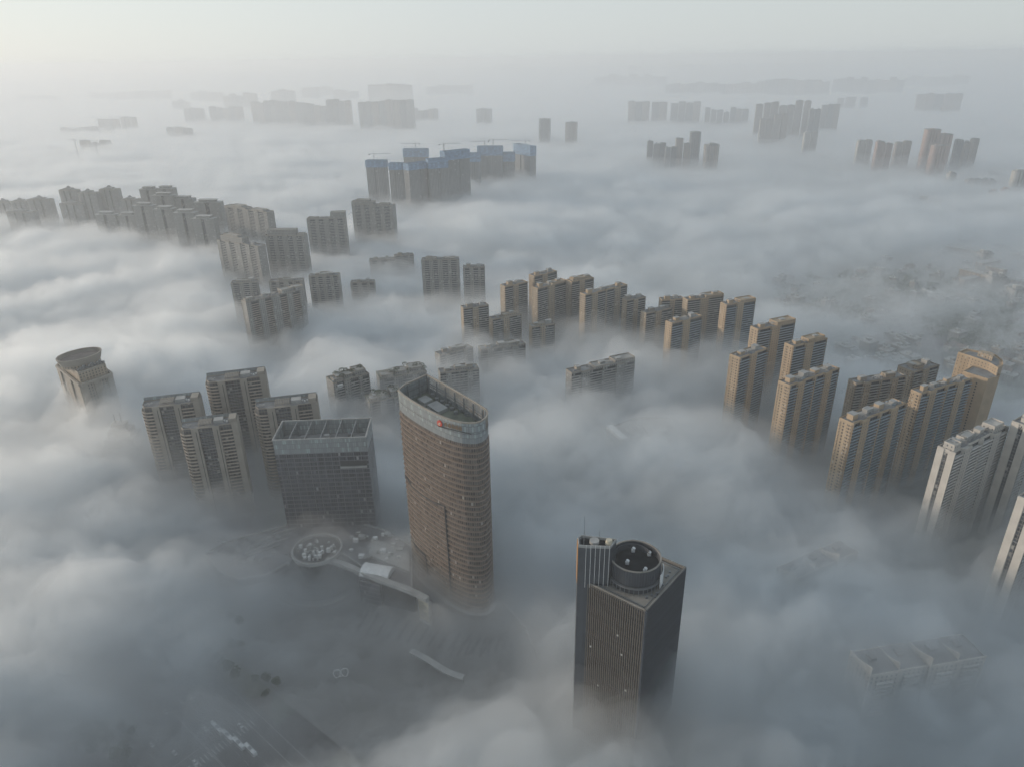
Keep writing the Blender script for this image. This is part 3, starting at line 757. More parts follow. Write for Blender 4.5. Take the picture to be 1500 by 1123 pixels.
sites = [
    ('blue-netted unfinished tower at the left end of the building site', 535, 564, 237, 288, 15, 0),
    ('narrow unfinished tower with pale blue net, second from the left', 569, 588, 241, 292, 14, 0),
    ('high unfinished tower with a wide blue net standing behind', 590, 625, 220, 268, 20, 0),
    ('unfinished tower with blue net in front of the high wide one', 599, 628, 240, 292, 14, 2),
    ('unfinished tower with tall blue net left of the site middle', 628, 656, 234, 290, 22, 1),
    ('unfinished tower with blue net at the very middle of the site', 652, 688, 222, 285, 20, 2),
    ('low blue-netted tower linking the middle to the right pair', 684, 702, 226, 268, 22, 0),
    ('broad unfinished tower under two cranes right of the middle', 699, 735, 216, 262, 24, 0),
    ('low blue-netted block between the two right towers', 735, 753, 225, 260, 24, 0),
    ('blue-netted tower at the right end of the building site', 752, 776, 214, 258, 26, -2),
]
info = []
for lb, x0, x1, yt, yb, net, sl in sites: info.append(site_tower(lb, x0, x1, yt, yb, net, sl)[1])
def beside(i, f, back=27):
    o, a, L, z = info[i]
    return (o[0] + math.cos(a) * L * f - math.sin(a) * back, o[1] + math.sin(a) * L * f + math.cos(a) * back), z
for lb, i, f, ja, dz in (('tower crane over the leftmost blue-netted tower, jib to the right', 0, .3, R(8), 16), ('tower crane over the high wide net, jib pointing left', 2, .45, R(176), 15),
                         ('tower crane over the middle of the site with short visible mast', 5, .2, R(20), 18), ('tower crane over the right broad tower, jib to the left', 7, .25, R(200), 14),
                         ('tower crane over the right broad tower, jib raised to the right', 7, .6, R(-10), 18), ('tower crane over the blue tower at the right end', 9, .3, R(170), 12)):
    b, z = beside(i, f); crane(lb, 0, 0, b, ja, z + dz)
# the small far sites at the left
for lb, x0, x1, yt, yb, kw in [
    ('dark unfinished block with two cranes, small in bright fog at the far left', 112, 157, 208, 222, dict(n=3, jag=.12)),
    ('unfinished ribbed block with cranes on the far left', 140, 171, 175, 191, dict(n=3, jag=.01)),
    ('small unfinished tower at the right of the far left site', 175, 193, 174, 191, dict(depth=40)),
    ('low ragged roofs trailing left from the far left site', 85, 140, 187, 193, dict(n=6, jag=.14)),
]:
    t = far_block(lb, x0, x1, yt, yb, 'small building sites at the far left', name='unfinished_tower', **kw)
for lb, px, py, zt, ja in (('slanting tower crane left of the dark far left block', 108, 203, 120, R(150)), ('tower crane on top of the dark far left block', 138, 204, 118, R(160)),
                           ('tower crane at the left corner of the far left ribbed block', 138, 170, 150, R(20)), ('tower crane over the right corner of the far left ribbed block', 162, 170, 150, R(10)),
                           ('tower crane on the small far left unfinished tower', 181, 170, 150, R(185))):
    b = at(px, py, zt + 6); crane(lb, px, py, b, ja, zt)

# ------------------------------------------------------------------ four residential towers with curved balconies, left foreground
def curved_balcony_tower(label, A, C, z, D, rotl):
    o, a, L = span(A, C, z)
    t = thing('balcony_tower', label, 'residential tower', (o[0], o[1], 0), a, 'brown towers with curved balconies')
    fh = 3.3; n = int(z / fh)
    c0, c1, c2, c3, c4, c5 = L * .21, L * .335, L * .57, L * .69, L * .90, L
    rc = c0 * .75
    body = [(1.2, rc), (1.2 + rc * .35, 2.2), (c0, 1.6), (c0, 0), (c1, 0), (c1, 2.4), (c2, 2.4), (c2, 0), (c3, 0), (c3, 1.8), (c4, 1.8), (c4, .4), (c5, .4), (c5, D), (0.8, D)]
    MB().prism(body, 0, z).build('wall', M['taupe_dark'], t)
    for x0, x1 in ((c0 + .1, c1 - .1), (c2 + .1, c3 - .1)):
        MB().box(x0, x1, -.7, -.003, 0, z + 1.2).build('pier', M['taupe_plain'], t)
        MB().box((x0 + x1) / 2 + .6, (x0 + x1) / 2 + 1.2, -.75, -.71, 3, z - 2).build('pier_shade_strip', M['dark'], t)  # raised dark strip paints in the shade of a slot down the pier
    MB().box(c4 + .1, c5 + .3, .0, .398, 0, z + 2.5).build('pier', M['taupe_plain'], t)
    MB().box(c5 + .003, c5 + .3, .4, D, 0, z + 2.5).build('side_wall', M['taupe_plain'], t)
    MB().box(c1 + .05, c2 - .05, 2.28, 2.395, 4, z - 1).build('glazing', M['glaze'], t)
    # curved balconies round the left corner: slab and rail
    def curve(off): return [(c0 - .05, -.9 - off)] + [(rc + (-rc - off - .3) * math.sin(R(i * 15)), rc - (rc + .9 + off) * math.cos(R(i * 15))) for i in range(7)] + [(-.3 - off, rc * 1.9)]
    inner = [(c0 - .05, 1.55), (1.2 + rc * .35, 2.15), (1.15, rc), (.95, rc * 1.9)]
    outer = curve(0)
    bm = MB().prism(outer[::-1] + inner if False else ([outer[i] for i in range(len(outer))][::-1] + inner), -.22, 0)
    o2 = curve(-.3)
    for p, q_, r_, s_ in zip(outer, outer[1:], o2[1:], o2): bm.prism([q_, p, s_, r_], .002, 1.05)
    b0 = bm.build('balcony', M['balcony_beige'], t); b0.location = (0, 0, fh * 2)
    for k in range(3, n): copy_part(b0, t, (0, 0, fh * k))
    rb = MB().box(c3 + .1, c4 - .1, -.4, 1.75, -.2, 0); rb.box(c3 + .1, c4 - .1, -.4, -.25, .002, 1.0)
    r0 = rb.build('balcony', M['balcony_beige'], t); r0.location = (0, 0, fh * 2)
    for k in range(3, n): copy_part(r0, t, (0, 0, fh * k))
    rs = MB().box(c1 + .05, c2 - .05, 1.7, 2.27, -.3, .1)
    s0 = rs.build('spandrel_ledge', M['steel'], t); s0.location = (0, 0, fh * 2)
    for k in range(3, n): copy_part(s0, t, (0, 0, fh * k))
    # roof: deck, rail, pergola beams, plant rooms
    MB().prism([(1.5, rc + .3), (c0 + .3, 2.8), (c5 - .6, 2.8), (c5 - .6, D - .6), (1.5, D - .6)], z + .01, z + .3).build('roof_deck', M['roof'], t)
    rl_ = MB(); rl_.ring(body, z, z + 1.1, .25); rl_.build('parapet', M['taupe_plain'], t)
    gl = MB().box(1, c5 - .5, D - .3, D + .05, z + 1.12, z + 4.2); gl.build('glass_screen', M['crown_glass'], t)
    MB().box(c1 - 1, c2 + 1, -.6, 1.6, z + .6, z + 1.2).build('roof_beam', M['taupe_plain'], t)
    for k in range(9):
        x0 = c1 + (c2 - c1) * k / 9
        MB().box(x0, x0 + .6, 1.65, D * .75, z + 3.2, z + 3.7).build('pergola_beam', M['taupe_plain'], t)
    pf = MB()
    for yy in (2.6, D * .7): pf.box(c1, c2, yy, yy + .5, z + 2.7, z + 3.19)
    for xx in (c1, (c1 + c2) / 2, c2 - .5):
        for yy in (2.6, D * .7): pf.box(xx, xx + .5, yy, yy + .5, z + .3, z + 2.7)
    pf.build('pergola_frame', M['taupe_plain'], t)
    MB().box(c2 + 1, c3 + 3, D * .35, D * .8, z + .3, z + 3.4).build('plant_room', M['roof_pale'], t)
    MB().box(c4 - 2, c5 - .8, D * .25, D * .9, z + .3, z + 4.2).build('plant_room', M['taupe_plain'], t)
    for k in range(5):
        xx = c3 + 1 + k * 2.2; MB().box(xx, xx + 1.3, D * .4 + (k % 2) * 2, D * .4 + 1.2 + (k % 2) * 2, z + .3, z + 1.6).build('air_unit', M['white'], t)
    for k in range(4):
        xx = 3 + k * 1.7; MB().box(xx, xx + 1.1, D * .4 + (k % 2) * 2.5, D * .4 + 1 + (k % 2) * 2.5, z + .3, z + 1.3).build('air_unit', M['roof_pale'], t)
    return t
curved_balcony_tower('brown tower with curved balconies farthest left of four, beside the ghost spire', (204, 600), (291, 590), 100, 17, 0)
curved_balcony_tower('brown tower with curved balconies nearest of four, in front of the others', (261, 632), (347, 621), 97, 16, 0)
curved_balcony_tower('brown tower with curved balconies highest and farthest back of four', (299, 563), (389, 552), 106, 17, 0)
curved_balcony_tower('brown tower with curved balconies half hidden behind the glass office block', (371, 602), (465, 591), 98, 17, 0)

# ------------------------------------------------------------------ glass office block with open frame crown
def office_block():
    z = 105.
    o, a, L = span((399, 645), (536, 640), z)
    D = 33; t = thing('office_block', 'grey violet glass office block with open frame crown of pale panels', 'office building', (o[0], o[1], 0), a)
    zb = z - 13
    poly = [(0, 0), (L, 0), (L, D), (0, D)]
    MB().prism(poly, 0, zb).build('wall', M['violet_glass'], t)
    for k in range(6, int(zb // 4)):
        MB().box(-.12, L + .12, -.18, -.003, k * 4 - .12, k * 4 + .12).build('floor_band', M['steel'], t)
    MB().prism([(.5, .5), (L - .5, .5), (L - .5, D - .5), (.5, D - .5)], zb + .01, zb + .3).build('roof_deck', M['roof'], t)
    sc = MB(); sc.ring(poly, zb, z, .3); sc.build('glass_screen', M['crown_glass'], t)
    for k in range(7):
        x = L * k / 6; x0 = min(max(x - .5, 0.31), L - 1.31)
        MB().box(x0 + .2, x0 + .8, .31, D - .31, z - 1.0, z - .1).build('cross_beam', M['steel'], t)
        c = MB()
        for yy in (.8, D - 1.8): c.box(x0, x0 + .9, yy, yy + .9, zb + .3, z - 1.31)
        c.build('crown_column', M['steel'], t)
    MB().box(-.35, L + .35, -.36, .5, z + .002, z + .8).build('top_rail', M['roof_pale'], t)
    MB().box(-.35, L + .35, D - .5, D + .36, z + .002, z + .8).build('top_rail', M['roof_pale'], t)
    MB().box(-.35, .5, .51, D - .51, z + .002, z + .8).build('top_rail', M['roof_pale'], t)
    MB().box(L - .5, L + .35, .51, D - .51, z + .002, z + .8).build('top_rail', M['roof_pale'], t)
    for k in range(10):
        x = 4 + k * (L - 10) / 10; y = 5 + (k * 7 % 20)
        MB().box(x, x + 4, y, y + 3.4, zb + .3, zb + 3.2 + (k % 3)).build('air_unit', M['roof_pale'] if k % 2 else M['steel'], t)
    # upper right terrace: a proud dark panel paints in the shade of a recess
    MB().box(L * .69, L * .98, -.5, -.01, zb - 14, zb - 8).build('recess_shade_panel', M['dark'], t)
    MB().box(L * .69, L * .98, -1.8, -.51, zb - 14, zb - 12.6).build('terrace_parapet', M['roof_pale'], t)
    for k in range(int(L // 6)):
        MB().box(k * 6 + 2.8, k * 6 + 3.1, -.42, -.31, 20, zb).build('mullion', M['steel'], t)
    # lower wing behind the right side
    return t
office_block()

# ------------------------------------------------------------------ sail-shaped central tower
def sail_tower():
    zt = 165.
    rim = [(583, 572), (590, 578.5), (600, 585.5), (613, 593.5), (626, 600.5), (639, 607), (652, 612.5), (664, 616.5), (676, 619.3), (687, 620.3), (697, 620), (705, 617.5), (711, 613), (714.3, 608), (714.5, 603.5),
           (712, 599.5), (706, 595.5), (692, 587), (675, 577), (650, 562.5), (625, 549.5), (609, 557), (593, 563.5)]
    W = [at(x, y, zt) for x, y in rim]
    c = (sum(p[0] for p in W) / len(W), sum(p[1] for p in W) / len(W))
    P = [(x - c[0], y - c[1]) for x, y in W]
    if sum(p[0] * q[1] - q[0] * p[1] for p, q in zip(P, P[1:] + P[:1])) < 0: P = P[::-1]
    t = thing('sail_tower', 'tall brown office tower shaped like a sail with a glass crown and red round emblem', 'skyscraper', (c[0], c[1], 0))
    def off(d):
        n = len(P); out = []
        for i in range(n):
            a, b, e = P[i - 1], P[i], P[(i + 1) % n]
            n1 = (b[1] - a[1], a[0] - b[0]); n2 = (e[1] - b[1], b[0] - e[0])
            l1, l2 = math.hypot(*n1), math.hypot(*n2); nx, ny = n1[0] / l1 + n2[0] / l2, n1[1] / l1 + n2[1] / l2
            l = math.hypot(nx, ny); k = min(1.6, 1 / max(.4, l / 2))
            out.append((b[0] + nx / l * d * k, b[1] + ny / l * d * k))
        return out
    zc = zt - 15; zr = zt - 11
    MB().prism(P, 0, zc).build('curtain_wall', M['brown_glass'], t)
    nfl = int(zc // 4.2)
    B0 = off(.55); B1 = off(-.3)
    bm = MB()
    bm.prism(B0, -.55, .55)
    b0 = bm.build('floor_band', M['brown_band'], t); b0.location = (0, 0, 4.2 * 2)
    for k in range(3, nfl + 1): copy_part(b0, t, (0, 0, 4.2 * k))
    # crown: glass screen, mullions, top rail, inner columns
    cr = MB(); s0 = None
    for p, q_ in zip(P, P[1:] + P[:1]):
        d = math.dist(p, q_); nx, ny = -(q_[1] - p[1]) / d, (q_[0] - p[0]) / d
        back = (-nx * .6 - ny * .8) > .25
        cr.prism([p, q_, (q_[0] + nx * .35, q_[1] + ny * .35), (p[0] + nx * .35, p[1] + ny * .35)], zc, (zt - 9.5) if back else zt)
        if back:
            an_ = math.atan2(q_[1] - p[1], q_[0] - p[0]); m_ = max(1, int(d / 1.5))
            for k in range(m_):
                f = (k + .5) / m_; L_ = (p[0] + (q_[0] - p[0]) * f, p[1] + (q_[1] - p[1]) * f, 0)
                if s0 is None: s0 = MB().box(-.28, .28, .02, .3, zt - 9.49, zt).build('crown_slat', M['taupe_plain'], t); s0.location = L_; s0.rotation_euler = (0, 0, an_)
                else: copy_part(s0, t, L_, an_)
    cg = cr.build('glass_crown', M['crown_glass'], t)
    tr = MB(); O = off(.35)
    tr.ring(O, zt + .003, zt + .9, 1.1); tr.build('top_rail', M['taupe_plain'], t)
    b2 = MB(); b2.ring(off(.3), zc + 7, zc + 7.5, .28); b2.build('crown_band', M['steel'], t)
    MB().prism(off(-.5), zc + .01, zr - 2).build('roof_deck', M['roof_green'], t)
    zd = zr - 2
    per = sum(math.dist(p, q) for p, q in zip(P, P[1:] + P[:1]))
    I = off(-1.6); nn = 18
    for k in range(nn):
        s = per * k / nn; acc = 0
        for i in range(len(I)):
            p, q_ = I[i], I[(i + 1) % len(I)]; d = math.dist(P[i], P[(i + 1) % len(P)])
            if acc + d > s:
                f = (s - acc) / d; x, y = p[0] + (q_[0] - p[0]) * f, p[1] + (q_[1] - p[1]) * f; break
            acc += d
        col = MB().box(-.5, .5, -.5, .5, zd, zt - .3); col.box(-.35, .35, -.36, .36, zd + 6, zd + 6.5)
        o = col.build('crown_column', M['steel'], t); o.location = (x, y, 0)
    ib = MB(); ib.ring(off(-1.0), zt - 5.2, zt - 4.6, .5); ib.build('inner_rail', M['steel'], t)
    # roof plant: pale roof sheets, ducts, units
    def rp(px, py): x, y = at(px, py, zd); return x - c[0], y - c[1]
    for q4 in ([(612, 588), (624, 583), (634, 589), (622, 595)], [(626, 597), (640, 591), (656, 601), (642, 608)]):
        MB().prism([rp(*p) for p in q4][::-1], zd + .01, zd + 2.6).build('plant_room', M['roof_pale'], t)
    for px, py in ((640, 586), (648, 590), (655, 596), (662, 600), (668, 606), (676, 602), (684, 608), (660, 592), (690, 604), (634, 580)):
        x, y = rp(px, py); MB().box(x - 1.4, x + 1.4, y - 1.2, y + 1.2, zd + .01, zd + 2.2).build('air_unit', M['steel'], t)
    MB().tube((rp(681, 600) + (zd,)), (rp(681, 600) + (zt + 4,)), .22, 6).build('mast', M['white'], t)
    # dark raised strips paint the shade of grooves down the curved face
    def surf(px, py):
        r = ray(px, py); best = None
        for p, q_ in zip(P, P[1:] + P[:1]):
            ax, ay, bx_, by = p[0] + c[0], p[1] + c[1], q_[0] + c[0], q_[1] + c[1]
            ex, ey = bx_ - ax, by - ay; den = r[0] * ey - r[1] * ex
            if abs(den) < 1e-6: continue
            tt = (ax * ey - ay * ex) / den; ss = (ax * r[1] - ay * r[0]) / den
            if tt > 0 and -.01 <= ss <= 1.01 and (best is None or tt < best): best = tt
        return (r[0] * best - c[0], r[1] * best - c[1], H + r[2] * best) if best else None
    def draw_groove_shade(pts):
        g = MB(); w_ = []
        for (xa, ya), (xb, yb) in zip(pts, pts[1:]):
            for k in range(8): w_.append(surf(xa + (xb - xa) * k / 8, ya + (yb - ya) * k / 8))
        w_.append(surf(*pts[-1])); w_ = [p for p in w_ if p]
        for p, q_ in zip(w_, w_[1:]):
            n = Vector((-.5, -.86, 0)) * .45
            g.tube(Vector(p) + n, Vector(q_) + n, .62, 5)
        return g.build('groove_shade_strip', M['dark'], t)
    draw_groove_shade([(594, 695), (605, 712), (620, 724), (636, 734), (652, 741), (655, 780), (659, 830), (662, 878)])
    draw_groove_shade([(601, 783), (610, 800), (624, 813), (627, 835), (630, 868)])
    # sign: round red emblem with a pale stroke, and a line of bronze characters
    def sign_frame(px, py):
        p = Vector(surf(px, py)); q_ = Vector(surf(px + 2, py + .6)); d = (q_ - p); d.z = 0; d.normalize(); return p, d
    p, d = sign_frame(645, 619)
    nrm = Vector((d.y, -d.x, 0))
    rot = math.atan2(d.y, d.x)
    em = MB()
    em.tube((0, -.9, 0), (0, -.3, 0), 2.35, 24)
    e_ = em.build('emblem', M['red'], t); e_.location = p; e_.rotation_euler = (0, 0, rot)
    ms = MB(); ms.box(-.28, .28, -1.05, -.905, -1.5, .7); ms.box(.28, 1.1, -1.05, -.905, .1, .7); ms.box(-1.1, -.28, -1.05, -.905, -.7, -.1)
    m_ = ms.build('emblem_stroke', M['screen'], e_)
    for k in range(5):
        p, d = sign_frame(654.0 + k * 5.2, 621.0 + k * 1.35)
        ch = MB(); g = random.Random(k)
        ch.box(-1.05, 1.05, -.8, -.4, .85, 1.15); ch.box(-.15, .15, -.82, -.42, -1.4, 1.5)
        ch.box(-1.1, -.8, -.81, -.41, -1.3, .5); ch.box(.8, 1.1, -.81, -.41, -1.3, .5); ch.box(-1.0, 1.0, -.79, -.39, -.35, -.1)
        ch.box(-1.0, 1.0, -.785, -.385, -1.45 + g.uniform(0, .4), -1.15 + g.uniform(0, .2))
        o = ch.build('sign_character', M['gold'], t); o.location = p; o.rotation_euler = (0, 0, math.atan2(d.y, d.x))
    p, d = sign_frame(666, 627.5)
    o = MB().box(-12, 13, -.9, -.5, -.35, .05).build('sign_rail', M['dark'], t); o.location = p - Vector((0, 0, .4)); o.rotation_euler = (0, 0, math.atan2(d.y, d.x))
    # entrance canopy ring at the foot
    MB().prism(off(3.0), 6.2, 7.0).build('entrance_canopy', M['roof_pale'], t)
    return t
sail_tower()

# ------------------------------------------------------------------ black fin tower with drum, foreground
def black_tower():
    z = 120.
    A, B, C = (67.0, 282.5), (36.2, 307.2), (95.4, 316.2)
    Dk = (B[0] + C[0] - A[0], B[1] + C[1] - A[1])
    c = (66., 310.)
    t = thing('fin_tower', 'dark office tower with vertical fins, a roof drum and a raised slab with white ribs', 'skyscraper', (c[0], c[1], 0))
    l = lambda p: (p[0] - c[0], p[1] - c[1])
    poly = [l(A), l(C), l(Dk), l(B)]
    MB().prism(poly, 0, z).build('wall', M['black_glass'], t)
    MB().ring(poly, z, z + 1.6, .7).build('parapet', M['terrace'], t)
    sh = lambda k: [(x * k, y * k) for x, y in poly]
    MB().prism(sh(.93), z + .01, z + .25).build('roof_terrace', M['terrace'], t)
    ir = MB(); ir.ring(sh(.88), z + .26, z + .8, .35); ir.build('terrace_rail', M['steel'], t)
    # fins
    def fins(p, q, n, m, dep, wd):
        d = math.dist(p, q); an = math.atan2(q[1] - p[1], q[0] - p[0])
        f0 = MB().box(-wd / 2, wd / 2, -dep, -.004, 2, z + 1.0).build('fin', m, t)
        for k in range(n):
            s = (k + .5) / n; L_ = (p[0] + (q[0] - p[0]) * s, p[1] + (q[1] - p[1]) * s, 0)
            if k == 0: f0.location = L_; f0.rotation_euler = (0, 0, an)
            else: copy_part(f0, t, L_, an)
    fins(l(B), l(A), 30, M['fin'], .75, .34)
    fins(l(A), l(C), 40, M['fin_dark'], .4, .28)
    fins(l(Dk), l(B), 26, M['fin_dark'], .4, .28)
    MB().tube((*l(A), 0), (*l(A), z + 1.2), .7, 8).build('corner_post', M['fin_dark'], t)
    # raised core slab on the left
    zc = 146.
    core = [l((33.7, 304.9)), l((37.4, 304.2)), l((50.6, 303.2)), l((54.5, 309.6)), l((36.2, 313.6)), l((34.0, 311.5))]
    k_ = MB().prism(core, 0, zc - 1.2); k_.build('core_slab', M['core'], t)
    MB().ring(core, zc - 1.2, zc + .4, .5).build('core_parapet', M['roof_pale'], t)
    cc = (sum(p[0] for p in core) / 6, sum(p[1] for p in core) / 6)
    MB().prism([(cc[0] + (x - cc[0]) * .8, cc[1] + (y - cc[1]) * .8) for x, y in core], zc - 1.19, zc - .9).build('core_roof', M['tar'], t)
    p, q = core[1], core[2]; an = math.atan2(q[1] - p[1], q[0] - p[0]); d = math.dist(p, q)
    for k in range(6):
        s = (k + .15) / 5.4
        r_ = MB().box(-.11, .11, -.5, -.004, z - 1, zc + .8).build('white_rib', M['white'], t)
        r_.location = (p[0] + (q[0] - p[0]) * s, p[1] + (q[1] - p[1]) * s, 0); r_.rotation_euler = (0, 0, an)
    # orange clad edge
    p, q = core[5], core[0]; an = math.atan2(q[1] - p[1], q[0] - p[0]); d = math.dist(p, q)
    o = MB().box(.2, d - .1, -.35, -.004, z + 1, zc - .2).build('orange_edge', M['orange'], t); o.location = (*p, 0); o.rotation_euler = (0, 0, an)
    dm = MB().tube((*[v for v in l((42.5, 308.2))], zc - .9), (*l((42.5, 308.2)), zc + .9), 2.6, 16); dm.build('satellite_dish', M['roof_pale'], t)
    dm = MB().tube((*[v for v in l((50.2, 307.2))], zc - .9), (*l((50.2, 307.2)), zc + 1.8), 2.2, 14, 1.6); dm.build('satellite_dish', M['screen'], t)
    an_ = MB(); b = l((36.8, 307.0)); an_.tube((*b, zc - .9), (*b, zc + 8), .18, 6); an_.tube((*b, zc + 8), (*b, zc + 17), .09, 6)
    for k in range(3): an_.tube((b[0] - .5, b[1], zc + 2 + k * 2), (b[0] + .5, b[1], zc + 2 + k * 2), .07, 5)
    an_.build('antenna_mast', M['steel'], t)
    a2 = MB(); b = l((45.5, 311.0)); a2.tube((*b, zc - .9), (*b, zc + 5), .1, 5); a2.build('antenna_mast', M['steel'], t)
    # drum
    dx, dy = l((65.2, 309.2)); r = 13.7; zd = 135.
    circ = lambda rr, n=48: [(dx + rr * math.cos(2 * math.pi * i / n), dy + rr * math.sin(2 * math.pi * i / n)) for i in range(n)]
    MB().prism(circ(r - .6), z + .26, zd - 4.5).build('drum_wall', M['core'], t)
    dw = MB(); dw.ring(circ(r), z + 5.5, zd, .5); dw.build('drum_screen', M['core'], t)
    rm = MB(); rm.ring(circ(r + .25), zd + .003, zd + .5, .9); rm.build('drum_rim', M['terrace'], t)
    MB().prism(circ(r - .62), zd - 4.49, zd - 4.2).build('drum_floor', M['tar'], t)
    fr = MB().box(-.14, .14, -.28, 0, z + 5.6, zd - .05).build('drum_fin', M['fin_dark'], t)
    for k in range(60):
        th = 2 * math.pi * k / 60; L_ = (dx + (r + .02) * math.cos(th), dy + (r + .02) * math.sin(th), 0)
        if k == 0: fr.location = L_; fr.rotation_euler = (0, 0, th + math.pi / 2)
        else: copy_part(fr, t, L_, th + math.pi / 2)
    lr = MB(); lr.ring(circ(r + 1.0), z + 4.2, z + 4.7, 1.4); lr.build('drum_ledge', M['steel'], t)
    po = MB().box(-.14, .14, -.14, .14, z + .26, z + 4.2).build('drum_post', M['steel'], t)
    for k in range(36):
        th = 2 * math.pi * k / 36; L_ = (dx + (r + .75) * math.cos(th), dy + (r + .75) * math.sin(th), 0)
        if k == 0: po.location = L_
        else: copy_part(po, t, L_, th)
    for px, py in ((.45, 9.5), (8.6, 6.0), (-4.5, -1.0), (4.0, -7.6)):
        u = MB().box(-.9, .9, -.8, .8, 0, 1.5); u.tube((0, 0, 1.5), (.3, -.3, 2.6), .4, 8, 1.0)
        o = u.build('dish_unit', M['white'], t); o.location = (dx + px, dy + py, zd - 4.2)
    iw = MB(); pts = arc(dx - 1, dy + 2, 10.2, 20, 170, 14)
    for p, q in zip(pts, pts[1:]):
        iw.prism([p, q, (dx + (q[0] - dx) * .96, dy + (q[1] - dy) * .96), (dx + (p[0] - dx) * .96, dy + (p[1] - dy) * .96)], zd - 4.2, zd - .6)
    iw.build('inner_wall', M['core'], t)
    ps_ = MB(); pts = arc(dx, dy, r + 1.9, -38, 2, 10); pin = arc(dx, dy, r + 1.4, -38, 2, 10)
    for p, q, r_, s_ in zip(pts, pts[1:], pin[1:], pin): ps_.prism([p, q, r_, s_], z + .9, z + 9.5)
    ps_.build('curved_screen', M['white'], t)
    for s_, zz in ((.62, 96), (.20, 78), (.70, 84), (.8, 60), (.35, 52)):  # pale panels added for lit windows, the light put into their colour
        p, q = l(B), l(A); an2 = math.atan2(q[1] - p[1], q[0] - p[0])
        o = MB().box(-.55, .55, -.85, -.76, 0, 1.3).build('painted_window_light', M['roof_pale'], t); o.location = (p[0] + (q[0] - p[0]) * s_, p[1] + (q[1] - p[1]) * s_, zz); o.rotation_euler = (0, 0, an2)
    for k in range(14):
        g_ = random.Random(k); f1, f2 = g_.uniform(.12, .85), g_.uniform(.08, .3)
        x, y = poly[0][0] + (poly[1][0] - poly[0][0]) * f1, poly[0][1] + (poly[1][1] - poly[0][1]) * f1
        x, y = x + (poly[3][0] - poly[0][0]) * f2 * .5, y + (poly[3][1] - poly[0][1]) * f2 * .5
        if math.hypot(x - l((65.2, 309.2))[0], y - l((65.2, 309.2))[1]) < 15.5: continue
        MB().box(x - .6, x + .6, y - .5, y + .5, z + .26, z + .9 + g_.random()).build('roof_box', M['steel'], t)
    return t
black_tower()

# ------------------------------------------------------------------ hotel with elliptical crown, far left
def crown_hotel():
    z = 105.; Fp = at(114, 550, z); Lp = at(80, 523, z); Rp = at(159, 535, z)
    Bp = (Lp[0] + Rp[0] - Fp[0], Lp[1] + Rp[1] - Fp[1])
    c = ((Lp[0] + Rp[0]) / 2, (Lp[1] + Rp[1]) / 2)
    l = lambda p: (p[0] - c[0], p[1] - c[1])
    t = thing('crown_hotel', 'sandy tower with big oval drum crown, alone in bright fog at the left', 'hotel tower', (c[0], c[1], 0))
    poly = [l(Fp), l(Rp), l(Bp), l(Lp)]
    MB().prism(poly, 0, z - 12).build('wall', M['taupe'], t)
    for i, (p, q) in enumerate(zip(poly, poly[1:] + poly[:1])):
        d = math.dist(p, q); an = math.atan2(q[1] - p[1], q[0] - p[0])
        for s0, s1 in ((.0, .16), (.4, .6), (.84, 1)):
            o = MB().box(d * s0, d * s1, -1.4, -.005, 0, z - 11).build('corner_pier', M['taupe_plain'], t); o.location = (*p, 0); o.rotation_euler = (0, 0, an)
        o = MB().box(0, d, -1.9, -.01, z - 9, z - 6.5).build('cornice', M['taupe_plain'], t); o.location = (*p, -2); o.rotation_euler = (0, 0, an)
    s = .9
    up = [(x * s, y * s) for x, y in poly]
    MB().prism(up, z - 11.99, z).build('upper_storey', M['tan'], t)
    MB().ring(up, z, z + 1.4, .5).build('parapet', M['taupe_plain'], t)
    cx2, cy2 = l(at(115.5, 519, 115)); n = 40
    el = lambda k: [(cx2 + k * 21 * math.cos(2 * math.pi * i / n) * math.cos(.9) - k * 16 * math.sin(2 * math.pi * i / n) * math.sin(.9), cy2 + k * 21 * math.cos(2 * math.pi * i / n) * math.sin(.9) + k * 16 * math.sin(2 * math.pi * i / n) * math.cos(.9)) for i in range(n)]
    MB().prism(el(.86), z + .01, z + 3).build('drum_base', M['tan'], t)
    k = MB(); k.prism(el(.9), z + 3.01, z + 9.5, el(1.0), cap=False); k.ring(el(1.0), z + 9.5, z + 10.3, 1.0); k.build('oval_crown', M['taupe_plain'], t)
    MB().prism(el(.93), z + 6, z + 6.4).build('crown_floor', M['brick_roof'], t)
    for i in range(10):
        x, y = up[0][0] * .8 + (up[1][0] - up[0][0]) * .1 * i, up[0][1] * .8 + (up[1][1] - up[0][1]) * .1 * i
        MB().box(x - 1, x + 1, y - 1, y + 1, z + .02, z + 2.5 + i % 3).build('air_unit', M['steel'], t)
    return t
crown_hotel()

# ghost spire tower between hotel and brown towers
def spire_tower():
    x, y = at(178, 632, 55)
    t = thing('spire_tower', 'ghostly stepped tower with two thin masts, nearly swallowed by fog beside the brown towers', 'tower', (x, y, 0), .15)
    w = 17
    for i, (s, z0, z1) in enumerate(((1, 0, 44), (.8, 44, 52), (.6, 52, 59), (.38, 59, 65))):
        MB().box(-w * s, w * s, -w * .8 * s, w * .8 * s, z0 + (.01 if i else 0), z1).build('stepped_block', M['greywall'], t)
    MB().box(-w - .8, w + .8, -w * .8 - .8, w * .8 + .8, 39, 40.5).build('cornice', M['taupe_plain'], t)
    for sx in (-3, 2.5): MB().tube((sx, 0, 65), (sx, 0, 76), .5, 6, .15).build('mast', M['steel'], t)
    for k in range(3):
        xx = -w * .65 + k * w * .65
        o = MB(); o.prism([(xx - 3, 0), (xx + 3, 0), (xx + 3, 1), (xx - 3, 1)], 4, 37)
        p = o.build('bay_window', M['glaze'], t); p.location = (0, -w * .8 - 1.01, 0)
spire_tower()

